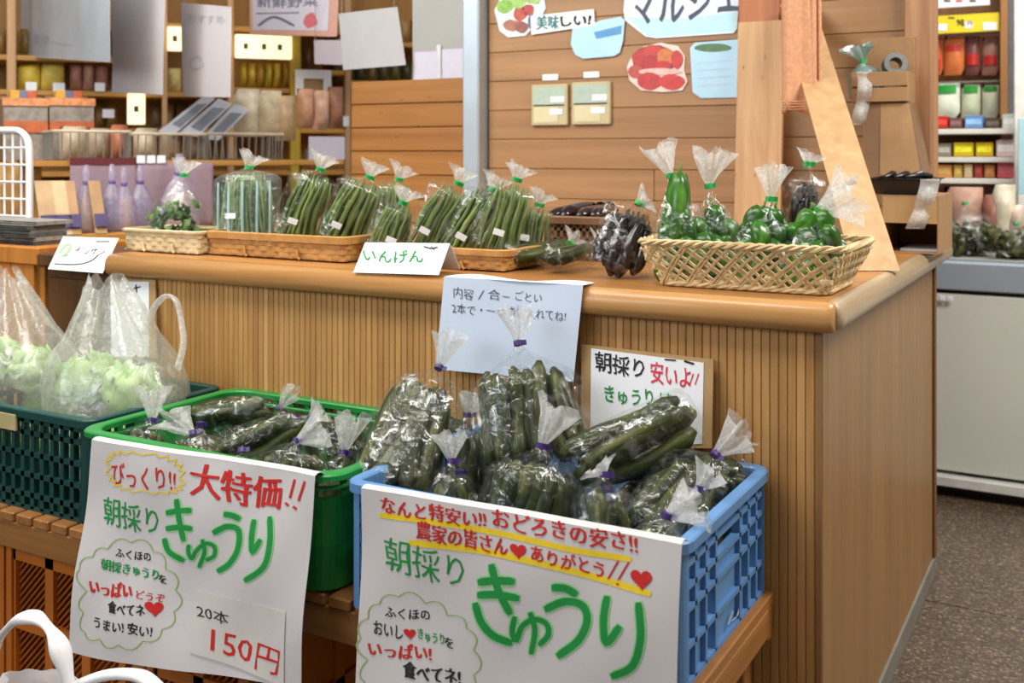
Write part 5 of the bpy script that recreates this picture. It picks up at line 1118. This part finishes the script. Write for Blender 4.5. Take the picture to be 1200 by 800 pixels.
for i, (x0, y0, x1, y1, c, lb) in enumerate([(274, 104, 304, 160, 'cfc4ac', 'cream packet standing at the right of the display table, leftmost'), (302, 106, 330, 160, 'c4b698', 'cream packet standing at the right of the display table, second'), (322, 112, 346, 165, 'b89c78', 'tan packet standing at the right of the display table'),
     (348, 104, 368, 150, 'bc8c70', 'salmon packet left of the low partition'), (366, 106, 386, 152, 'c8a088', 'pale salmon packet left of the low partition'), (384, 102, 402, 150, '9c6c54', 'brown packet beside the low partition edge')]):
    packet(FD, lb, x0, y0, x1, y1, 0.26, plain('wrap_' + c, c, 0.45, 0.25, 18, 0.05), 0.10, 'packet', 'packets standing on the display table')
X0_, X1_, Z0_, Z1_ = FD.rect(362, 160, 404, 188, 0.12); t = FD.thing('leaflet_holder', 'pale lilac leaflets in a holder below the salmon packets', 'leaflet'); MB().box(X0_, X1_, 0.12, 0.125, zsh + 0.001, Z1_).build('leaflet', plain('lilac_paper2', 'c4c2d4', 0.7, 0.03), t); MB().box(X0_ - 0.006, X1_ + 0.006, 0.126, 0.15, zsh + 0.001, zsh + 0.05).build('holder', plain('grey_upright', '6a6c70', 0.4), t)
# two picture-front trays at the upper left
for x0, x1, lb in ((4, 56, 'open tray box with colourful front at the far left above the wire rack'), (58, 110, 'open tray box with colourful front right of the wire rack')):
    X0_, X1_, Z0_, Z1_ = FD.rect(x0, 116, x1, 150, 0.36); t = FD.thing('tray_box', lb, 'box', 'tray boxes on the display table'); zf = zsh + 0.001
    MB().box(X0_, X1_, 0.36, 0.375, zf, Z1_).build('front', plain('greyish_print', '8c847c', 0.5, 0.3, 30, 0), t); MB().box(X0_, X1_, 0.53, 0.545, zf, Z1_ + 0.02).build('back', KRAFT, t)
    MB().box(X0_, X0_ + 0.01, 0.375, 0.53, zf, Z1_).build('side', KRAFT, t); MB().box(X1_ - 0.01, X1_, 0.375, 0.53, zf, Z1_).build('side', KRAFT, t)
    MB().box(X0_ - 0.005, X1_ + 0.005, 0.352, 0.3595, Z1_ - 0.03, Z1_ + 0.004).build('edge_strip', plain('orange_white', 'd89060', 0.5, 0.3, 40, 0), t); MB().box(X0_, X1_, 0.352, 0.3595, Z0_ - 0.02, Z0_ + 0.03).build('edge_strip', plain('orange_print', 'b86038', 0.5, 0.2, 20, 0), t)
    for i in range(3): xx = X0_ + 0.03 + (X1_-X0_-0.08)*i/3; MB().rbox(xx, xx + (X1_-X0_)*0.24, 0.40, 0.48, zf + 0.004, Z1_ + 0.04, 0.004).build('packet', plain('wrap_tray%d' % i, ['d8a040', '70708c', 'c8603c'][i], 0.5, 0.2), t)
# mauve drape and pouches
def drape(label, px0, px1, py0, py1, d, edge):
    X0, X1, Z0, Z1 = FD.rect(px0, py0, px1, py1, d); t = FD.thing('mauve_drape', label, 'cloth', 'mauve drapes under the wire trays')
    m = MB(); m.grid(lambda u, v: (X0 + (X1-X0)*u, d - 0.015*math.sin(u*(X1-X0)*34)*v, Z1*(1-v) + max(Z0, 1.034)*v), 26, 8); m.build('cloth', MAUVE, t, smooth=True, solid=0.003)
    if edge: MB().box(X0, X1, d - 0.006, d + 0.01, Z1 - 0.025, Z1 + 0.004).build('hem', MAROON, t)
drape('mauve drape with a maroon hem under the left wire tray', 82, 160, 186, 268, 0.0, True)
drape('plain mauve drape under the middle and right wire trays', 162, 250, 190, 268, -0.01, False)
X0_, X1_, Z0_, Z1_ = FD.rect(160, 182, 196, 191, -0.015)
for i in range(3): t = FD.put(MB().box(X0_ + (X1_-X0_)*i/3, X0_ + (X1_-X0_)*(i + 0.8)/3, -0.02, -0.0165, Z0_, Z1_).build('price_tag', CARD)); tag(t, 'white price tag above the mauve drape, %s of three' % ('leftmost', 'middle', 'rightmost')[i], 'price tag', 'price tags above the drape')
LAV = film('lavender_organza', 0.42, 'd4c8e4', 0.4, 0.1, 40, 0.3)
def pouch(label, px, py0, py1, wpx, d, inner):
    X0, X1, Z0, Z1 = FD.rect(px - wpx/2, py0, px + wpx/2, py1, d); Z0 = 1.031; a = (X1 - X0)/2; H = Z1 - Z0; cx = (X0 + X1)/2
    t = FD.thing('gift_pouch', label, 'pouch', 'lavender gift pouches before the drape'); prof = [(0.6, 0.0), (1.0, 0.04), (1.05, 0.2), (0.95, 0.4), (0.7, 0.55), (0.35, 0.68), (0.22, 0.76), (0.28, 0.86), (0.16, 1.0)]; rg = random.Random(int(px))
    ph = rg.uniform(0, 6); m = MB(); m.loft([[(cx + a*r*(1 + 0.12*math.sin(5*q + ph))*math.cos(q), d + 0.7*a*r*(1 + 0.12*math.sin(6*q))*math.sin(q), Z0 + H*z) for q in [2*math.pi*k/20 for k in range(20)]] for r, z in prof]); m.build('organza', LAV, t, smooth=True)
    MB().lathe([(a*0.26, H*0.70), (a*0.30, H*0.73), (a*0.26, H*0.76)], 10, (cx, d, Z0)).build('ribbon', plain('violet_ribbon', '6a5490', 0.5), t)
    m = MB(); m.rbox(cx - a*0.5, cx + a*0.5, d - a*0.3, d + a*0.3, Z0 + 0.006, Z0 + H*0.5, 0.006); m.build('contents', inner, t)
TANW = plain('tan_contents', 'd0b080', 0.6, 0.2, 20, 0.1); DKV = plain('violet_contents', '4c4070', 0.5, 0.2)
for px, y0, wd, inn, lb in ((101, 193, 30, TANW, 'lavender gift pouch alone left of the pair'), (131, 192, 30, DKV, 'lavender gift pouch, left one of the close pair'), (145, 196, 28, TANW, 'lavender gift pouch, right one of the close pair'), (164, 193, 32, DKV, 'lavender gift pouch right of the close pair'), (210, 180, 44, TANW, 'large lavender gift pouch behind the herb bag')):
    pouch(lb, px, y0, 266, wd, -0.10 - 0.03*(px % 2), inn)
for px, wd, c, lb in ((58, 20, 'c0a078', 'beige folded packet leaning at the left of the pouches'), (74, 20, 'cfb48c', 'pale beige folded packet second from the wire rack'), (88, 14, 'b89068', 'tan folded packet beside the single pouch'), (118, 14, 'b08c64', 'tan folded packet in front of the maroon-hemmed drape')):
    X0_, X1_, Z0_, Z1_ = FD.rect(px - wd/2, 212, px + wd/2, 266, -0.2); t = FD.thing('folded_packet', lb, 'packet', 'beige packets before the drape'); m = MB(); m.obox((X0_, -0.22, 1.031), (X1_-X0_, 0, 0), (0, 0.03, 0), (-0.02, 0.06, Z1_ - 1.031)); m.build('wrapper', plain('wrap_' + c, c, 0.6, 0.15), t)
    m = MB(); m.obox((X0_, -0.228, 1.06), ((X1_-X0_), 0, 0), (0, 0.006, 0), (-0.004, 0.012, 0.05)); m.build('violet_band', DKV, t)
X0_, X1_, Z0_, Z1_ = FD.rect(40, 262, 76, 290, -0.31); t = FD.put(MB().box(X0_, X1_, -0.312, -0.308, 1.0, 1.06).build('price_strip', plain('pale_blue_strip', 'c8d0e4', 0.5))); tag(t, 'pale blue price strip on the front edge of the display table', 'price tag')

# hanging papers
def hang(label, corners, Y, mat, prints=(), glossy=None, slant=0.0):
    s = Sheet(P((corners[0][0] + corners[1][0])/2, 60, 'y', Y), Vector((slant, -1, 0)), lambda q: 0.003*math.sin(q.z*9 + q.x*5)); t = thing('hanging_paper', label, 'paper', group='papers hung from the wire over the shop')
    s.paper('sheet', mat, corners, t, 6, 6, 0.001)
    for mt, fn in prints:
        mb = MB(); fn(s, mb); mb.build('print', mt, t)['kind'] = 'stuff'
    zt = s.at(corners[0][0], corners[0][1]).z
    if zt < 2.3:
        for c in corners[:2]: p = s.at(c[0]*0.9 + (corners[0][0] + corners[1][0])*0.05, c[1] + 2); MB().tube([p, (p.x, p.y, 2.42)], 0.0015, 5).build('string', WIRE, t)
    return t
GREYP = plain('pale_grey_paper', 'c2bec2', 0.7, 0.03, 4, 0.02); BLUEP = plain('sleeved_print', 'b6bec8', 0.25, 0.10, 3, 0.02); FAINT = plain('faint_print', 'a8a6ae', 0.6, 0.1, 20, 0)  # hanging sheets: one even pale grey paper colour
hang('large bluish sheet in a clear sleeve hanging at the upper left', ((20, -60), (128, -60), (130, 73), (20, 66)), 1.15, BLUEP, [(FAINT, lambda s, mb: [s.text(mb, '生産者', (30, 50), (58, 53), 12, 0.0), s.stroke(mb, [(62, 50), (84, 53)], 2)])], slant=-0.5)
hang('plain grey paper strip hanging beside the large bluish sheet', ((131, -60), (194, -60), (191, 111), (131, 108)), 1.10, GREYP, slant=-0.5)
hang('grey paper with faint print hanging left of the glowing header', ((213, 3), (270, 8), (271, 114), (214, 113)), 1.10, GREYP, [(FAINT, lambda s, mb: [s.text(mb, 'おすすめ', (221, 27), (262, 28), 10, 0.0), s.stroke(mb, blob(231, 74, 8, 7), 2)])], slant=-0.5)
hang('pink-bordered poster with dark print hanging above the glowing header', ((293, -40), (398, -44), (394, 43), (293, 40)), 1.9, plain('pink_border', 'd8a898', 0.6, 0.05), [(plain('lilac_white', 'd6d4e4', 0.6, 0.05), lambda s, mb: s.patch(mb, [(296, -40), (388, -42), (384, 36), (297, 35)], 0.002)),
    (plain('slate_ink', '6a6c84', 0.6, 0.1), lambda s, mb: [s.text(mb, '新鮮野菜', (302, 10), (372, 8), 14, 0.01, 0.003), s.stroke(mb, [(304, 30), (322, 20), (345, 30)], 3, 0.003), s.stroke(mb, [(302, 16), (350, 15)], 2, 0.003), s.stroke(mb, [(302, -8), (372, -10)], 4, 0.003)]), (plain('rose_ink', 'd0707c', 0.6, 0.1), lambda s, mb: s.poly(mb, blob(364, 24, 8, 9), 0.003))], slant=-0.4)
hang('white tilted paper hanging over the dark packets', ((396, 16), (466, 8), (475, 76), (402, 82)), 1.55, plain('cool_paper', 'b6b8bc', 0.7, 0.03), slant=-0.3)
hang('small lilac paper half behind the white tilted paper', ((368, 47), (402, 47), (402, 76), (369, 75)), 1.75, plain('lilac_paper', 'bab2be', 0.7, 0.03), slant=-0.3)
# horizontal wire that carries the papers
struct(MB().tube([(-9, 0.9, 2.43), (-1.7, 1.5, 2.43)], 0.003, 6).build('trim_4', WIRE)); struct(MB().tube([(-9, 2.3, 2.43), (-1.7, 1.55, 2.43)], 0.003, 6).build('trim_5', WIRE))
# grey board with white papers above the low partition
X0, X1 = bx(487, 1.56), bx(549, 1.56)
t = thing('notice_board', 'grey board standing on the low plank partition left of the aluminium post', 'board'); z0, z1 = 1.648, 2.35
MB().rbox(X0, X1, 1.535, 1.555, z0, z1, 0.002).build('board', plain('grey_board', '9c9e9c', 0.5, 0.05, 5, 0.01), t)
m = MB(); m.box(X0 + 0.012, X0 + 0.135, 1.5325, 1.534, z0 + 0.01, z0 + 0.125); m.build('paper', plain('lilac_paper2', 'c4c2d4', 0.7, 0.03), t); m = MB(); m.box(X0 + 0.145, X1 - 0.006, 1.5325, 1.534, z0 + 0.01, z0 + 0.13); m.build('paper', plain('lilac_paper2', 'c4c2d4', 0.7, 0.03), t)
MB().rbox(X0 + 0.128, X0 + 0.150, 1.524, 1.5322, z0 - 0.004, z0 + 0.15, 0.002).build('clip', plain('pale_clip', 'c8ccd0', 0.4), t)

# wooden stand with newspapers and a white wire rack at the far left end
st = thing('wooden_stand', 'orange wooden stand at the left end of the counter', 'stand'); STW = wood('stand_wood', 'a8641e', 'c8843a', 'z', 0.5, 22, False, 0.08)
MB().rbox(-2.86, -2.372, 0.005, 0.36, 1.005, 1.06, 0.004).build('top', STW, st)
for i in range(4): MB().rbox(-2.85 + 0.112*i, -2.85 + 0.112*i + 0.110, 0.012, 0.03, 0.0, 1.005, 0.003).build('panel_board', STW, st)
MB().rbox(-2.40, -2.376, 0.03, 0.35, 0.0, 1.005, 0.003).build('side_panel', STW, st)
NEWS = plain('newsprint', '8c8a84', 0.8, 0.25, 40, 0.1); NEWSD = plain('dark_newsprint', '55544e', 0.8, 0.3, 40, 0.1)
for i in range(6):
    x0_ = -2.845 + rnd(-.012, .012); o = thing('newspaper', 'folded newspaper, %s of the stack on the wooden stand' % ('bottom', 'second from the bottom', 'third from the bottom', 'third from the top', 'second from the top', 'top')[i], 'newspaper', (x0_, 0.03 + rnd(0, .015), 1.0606 + 0.0125*i), rnd(-0.03, 0.03), 'stacked newspapers')
    m = MB(); m.loft([[(x, 0.006 if z in (0.003, 0.009) else 0.0, z) for x in (0, 0.40)] + [(x, 0.14, z) for x in (0.40, 0)] for z in (0.0, 0.003, 0.006, 0.009, 0.012)]); m.build('folded_sheets', NEWS if i % 2 else NEWSD, o)
wr = thing('wire_rack', 'white wire rack with a rounded top at the left edge', 'rack'); WW = plain('white_wire', 'e8e8ea', 0.35, 0.03, 8, 0)
Yr = 0.19; xr = bx(34, Yr); zt = P(33, 152, 'y', Yr).z
for y, xr_ in ((Yr, xr), (Yr + 0.15, xr - 0.2)):
    MB().tube(spline([(xr_, y, 1.0608), (xr_, y, 1.25), (xr_ - 0.004, y, zt - 0.05), (xr_ - 0.04, y, zt - 0.008), (xr_ - 0.1, y, zt), (xr_ - 0.25, y, zt)], 5), 0.011, 8).build('frame_tube', WW, wr, smooth=True)
m = MB()
for i in range(5): x = xr - 0.04 - 0.045*i; m.tube([(x, Yr, 1.06), (x, Yr, zt - 0.01)], 0.004, 5)
for i in range(6): z = 1.08 + 0.058*i; m.tube([(xr - 0.25, Yr, z), (xr, Yr, z)], 0.004, 5)
m.build('wire_grid', WW, wr)
for i in range(4): z = 1.09 + 0.1*i; MB().tube([(xr, Yr, z), (xr - 0.2, Yr + 0.15, z)], 0.004, 5).build('cross_wire', WW, wr)
for px, c, lb in ((6, 'c09a5c', 'tan packet behind the white wire rack, left'), (20, 'a87c3c', 'brown packet behind the white wire rack, right')):
    X0_, X1_, Z0_, Z1_ = RY(px - 8, 190, px + 8, 262, Yr + 0.1); t = thing('packet', lb, 'packet', group='packets in the white rack'); pack(MB(), X0_, X1_, Yr + 0.08, 1.062, Z1_, 0.06).build('wrapper', plain('wrap_' + c, c, 0.5, 0.25, 18, 0.05), t, smooth=True)

# ------------------------------------------------------------------ shop behind, right
FR = Fr(Vector((0, 2.36, 0)), 0.0)
cs_ = thing('chilled_case', 'white chest case with a steel top band behind the counter end', 'display case'); STEEL = plain('steel_band', 'a4b0be', 0.3, 0.05, 4, 0.01, metal=0.15); CASE = plain('case_white', 'd6d8d0', 0.45, 0.03, 4, 0.01)
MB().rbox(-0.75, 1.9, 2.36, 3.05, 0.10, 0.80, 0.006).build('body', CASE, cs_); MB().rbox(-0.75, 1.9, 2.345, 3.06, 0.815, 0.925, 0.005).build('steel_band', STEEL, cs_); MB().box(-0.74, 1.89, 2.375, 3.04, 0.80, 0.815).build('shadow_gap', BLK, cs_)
MB().rbox(-0.75, 1.9, 2.33, 2.40, 0.045, 0.085, 0.004).build('kick_rail', plain('white_rail', 'd8d8d4', 0.4), cs_); MB().box(-0.74, 1.89, 2.40, 3.0, 0.0, 0.10).build('plinth', BLK, cs_)
for dx in (0, 0.028): MB().rbox(P(1101, 355, 'y', 2.34).x + dx, P(1101, 355, 'y', 2.34).x + dx + 0.02, 2.336, 2.3445, 0.772, 0.792, 0.002).build('catch', CARD, cs_)
MB().box(-0.70, 1.85, 2.42, 3.0, 0.926, 0.93).build('liner', plain('liner', '8c8c88', 0.5), cs_)
GO = 'produce bags on the chest case'
bag('bag_of_greens', 'heap of dark olive greens in clear film on the chest case', Vector((bx(1138, 2.6), 2.6, 0.932)), P(1130, 238, 'y', 2.66), 0.125, 0.09, None, 'olive', 60, TIE_G, FILM, GO, shoulder=0.55)
bag('bag_of_greens', 'heap of yellowish greens at the right edge on the chest case', Vector((bx(1192, 2.55), 2.55, 0.932)), P(1190, 262, 'y', 2.6), 0.10, 0.08, None, 'olive', 36, TIE_G, FILM, GO, shoulder=0.55)
bag('bag_of_greens', 'low heap of dark greens under the steel band edge beside the worktop corner', Vector((bx(1104, 2.62), 2.62, 0.932)), P(1106, 248, 'y', 2.66), 0.08, 0.07, None, 'olive', 26, TIE_G, FILM, GO, shoulder=0.55)
for (x0, y0, x1, y1, c, lb) in ((1106, 219, 1152, 250, 'b48c78', 'pinkish beige packet lying behind the olive greens'), (1150, 228, 1176, 268, '94604c', 'reddish brown packet behind the olive greens'), (1162, 216, 1190, 250, 'd8d0b8', 'cream packet behind the greens on the chest case'), (1178, 240, 1206, 276, 'b8a494', 'greyish pink packet at the right edge on the chest case')):
    X0_, X1_, Z0_, Z1_ = RY(x0, y0, x1, y1, 2.85); t = thing('packet', lb, 'packet', group='packets on the chest case'); pack(MB(), X0_, X1_, 2.85, 0.932, Z1_, 0.12).build('wrapper', plain('wrap_' + c, c, 0.4, 0.25, 16, 0.05), t, smooth=True)
# snack shelving
FS = Fr(Vector((0, 4.1, 0)), 0.0)
ss = thing('snack_shelving', 'snack shelving with white shelves behind the chest case', 'shelf'); SBR = wood('snack_shelf_wood', '8a5c34', 'a87848', 'z', 0.5, 12); WSH = plain('white_shelf', 'e6e2d8', 0.4, 0.02, 5, 0)
xa, xb, xc = bx(1075, 4.1), bx(1174, 4.1), bx(1196, 4.1)
MB().box(xa - 0.5, xb, 4.42, 4.45, 0, 2.6).build('back_panel', SBR, ss)
MB().rbox(bx(1172, 4.1), bx(1181, 4.1), 4.1, 4.45, 0, 2.6, 0.003).build('side_panel', SBR, ss); MB().rbox(bx(1181, 4.1), bx(1187, 4.1), 4.1, 4.14, 0, 2.6, 0.003).build('grey_upright', plain('grey_upright', '6a6c70', 0.4), ss)
for py in (151, 184, 209, 250):
    z = P(1140, py, 'y', 4.0).z; MB().rbox(xa - 0.5, bx(1192, 4.0), 3.98, 4.42, z - 0.028, z, 0.003).build('shelf', WSH, ss)
z = P(1140, 89, 'y', 4.2).z; MB().tube([(xa - 0.5, 4.2, P(1140, 40, 'y', 4.2).z), (xb, 4.2, P(1140, 40, 'y', 4.2).z)], 0.006, 6).build('hang_rail', WIRE, ss); MB().tube([(xa - 0.5, 4.2, P(1140, 96, 'y', 4.2).z), (xb, 4.2, P(1140, 96, 'y', 4.2).z)], 0.006, 6).build('hang_rail', WIRE, ss)
struct(MB().rbox(bx(1189, 3.9), bx(1203, 3.9), 3.86, 3.93, 0, 2.8, 0.004).build('trim_6', plain('white_post', 'dcd8d2', 0.4)))
t = thing('yellow_sign', 'yellow price sign strip above the hanging snack bags', 'sign'); X0_, X1_, Z0_, Z1_ = RY(1090, 17, 1171, 38, 4.12); MB().box(X0_, X1_, 4.115, 4.125, Z0_, Z1_).build('strip', plain('yellow_print', 'e8d024', 0.5, 0.05), t)
sy = Sheet((0, 4.114, 2), (0, -1, 0)); m = MB()
for a in ((1098, 28, 1110, 36), (1131, 25, 1140, 33), (1152, 26, 1168, 35)): sy.poly(m, [(a[0], a[1]), (a[2], a[1]), (a[2], a[3]), (a[0], a[3])])
m.build('white_print', CARD, t)['kind'] = 'stuff'; m = MB(); sy.text(m, '98', (1121, 31), (1130, 31), 8, 0.02, 0.002); sy.text(m, '円', (1134, 31), (1139, 31), 6, 0.0, 0.003); sy.stroke(m, [(1112, 21), (1118, 21)], 2.5); m.build('print', INK_BLACK, t)['kind'] = 'stuff'
t = thing('white_sign', 'white sign at the very top above the yellow strip', 'sign'); X0_, X1_, Z0_, Z1_ = RY(1090, -16, 1160, 8, 4.1); MB().box(X0_, X1_, 4.09, 4.10, Z0_, Z1_).build('panel', CARD, t); sy2 = Sheet((0, 4.089, 2), (0, -1, 0))
for px, mt in ((1110, INK_BLACK), (1124, INK_RED), (1140, INK_BLACK)):
    m = MB(); sy2.stroke(m, [(px - 3, 1), (px + 3, 1)], 3.2); m.build('print', mt, t)
RB = plain('red_print', 'c02a24', 0.4, 0.1); GBd = plain('green_print', '2f9a3a', 0.4, 0.1)
for (x0, y0, x1, y1, c, bd, lb) in ((1089, 43, 1105, 88, 'c86038', (RB, .15, .4), 'orange snack bag at the left of the hanging row'), (1107, 42, 1130, 88, 'd87840', (RB, .6, .75), 'large orange snack bag in the hanging row'), (1132, 43, 1149, 88, '7a4a48', (RB, .25, .55), 'dark snack bag with red band in the hanging row'), (1151, 43, 1171, 88, 'a87868', (RB, .25, .5), 'brownish snack bag at the right of the hanging row'),
    (1094, 98, 1125, 138, 'dce8d4', (GBd, .7, .95), 'white and green snack bag at the left of the lower row'), (1127, 99, 1149, 138, 'd0dcb8', (GBd, .75, .95), 'white and green snack bag in the middle of the lower row'), (1151, 99, 1171, 138, 'd8dcc0', (GBd, .8, .95), 'white and green snack bag at the right of the lower row')):
    packet(FS, lb, x0, y0, x1, y1, 0.12, plain('wrap_' + c, c, 0.35, 0.15, 12, 0.05), 0.06, 'snack bag', 'hanging snack bags', bd)
for (x0, y0, x1, y1, c, lb) in ((1089, 136, 1111, 150, 'c03028', 'red carton on the top white shelf'), (1112, 138, 1128, 150, '6a4a44', 'dark carton on the top white shelf left of the blue one'), (1130, 135, 1152, 150, '6a90c8', 'blue carton on the top white shelf'), (1154, 139, 1172, 150, '4a4038', 'dark carton on the top white shelf right of the blue one'), (1174, 134, 1190, 150, 'c8d4cc', 'pale carton at the right end of the top white shelf'),
    (1092, 168, 1115, 183, '8c8478', 'grey carton on the middle white shelf'), (1117, 167, 1141, 183, 'd0b41c', 'left yellow carton on the middle white shelf'), (1143, 167, 1164, 183, 'c8a818', 'right yellow carton on the middle white shelf'), (1167, 164, 1190, 183, 'd8bcc0', 'pale pink carton on the middle white shelf'),
    (1090, 193, 1116, 208, 'd89450', 'orange carton on the lowest white shelf'), (1117, 193, 1128, 208, 'c8a050', 'mustard carton on the lowest white shelf'), (1129, 192, 1140, 208, 'd8b488', 'cream carton on the lowest white shelf'), (1141, 192, 1152, 208, '9c4038', 'maroon carton on the lowest white shelf'), (1153, 193, 1166, 208, 'b87848', 'brown carton on the lowest white shelf'), (1168, 190, 1190, 208, 'd06068', 'pinkish red carton on the lowest white shelf')):
    carton(FS, lb, x0, y0, x1, y1, -0.08, plain('box_' + c, c, 0.4, 0.12, 20, 0), 0.12, 'box', 'cartons on the snack shelves', plain('boxlabel_' + c, tuple(min(1, v*1.25 + 0.08) for v in [int(c[i:i+2], 16)/255 for i in (0, 2, 4)]), 0.4, 0.2, 40, 0))
o = MB().rbox(bx(1193, 3.7), bx(1215, 3.7), 3.70, 3.74, P(1200, 228, 'y', 3.7).z, P(1200, 138, 'y', 3.7).z, 0.003).build('cyan_divider', plain('pale_cyan_panel', 'b0d8e0', 0.3, 0.05)); tag(o, 'pale cyan panel at the right edge in front of the white post', 'divider')
MB().rbox(bx(1193, 3.7), bx(1215, 3.7), 3.70, 3.74, 0.0, P(1200, 228, 'y', 3.7).z, 0.003).build('stem', WSH, o)
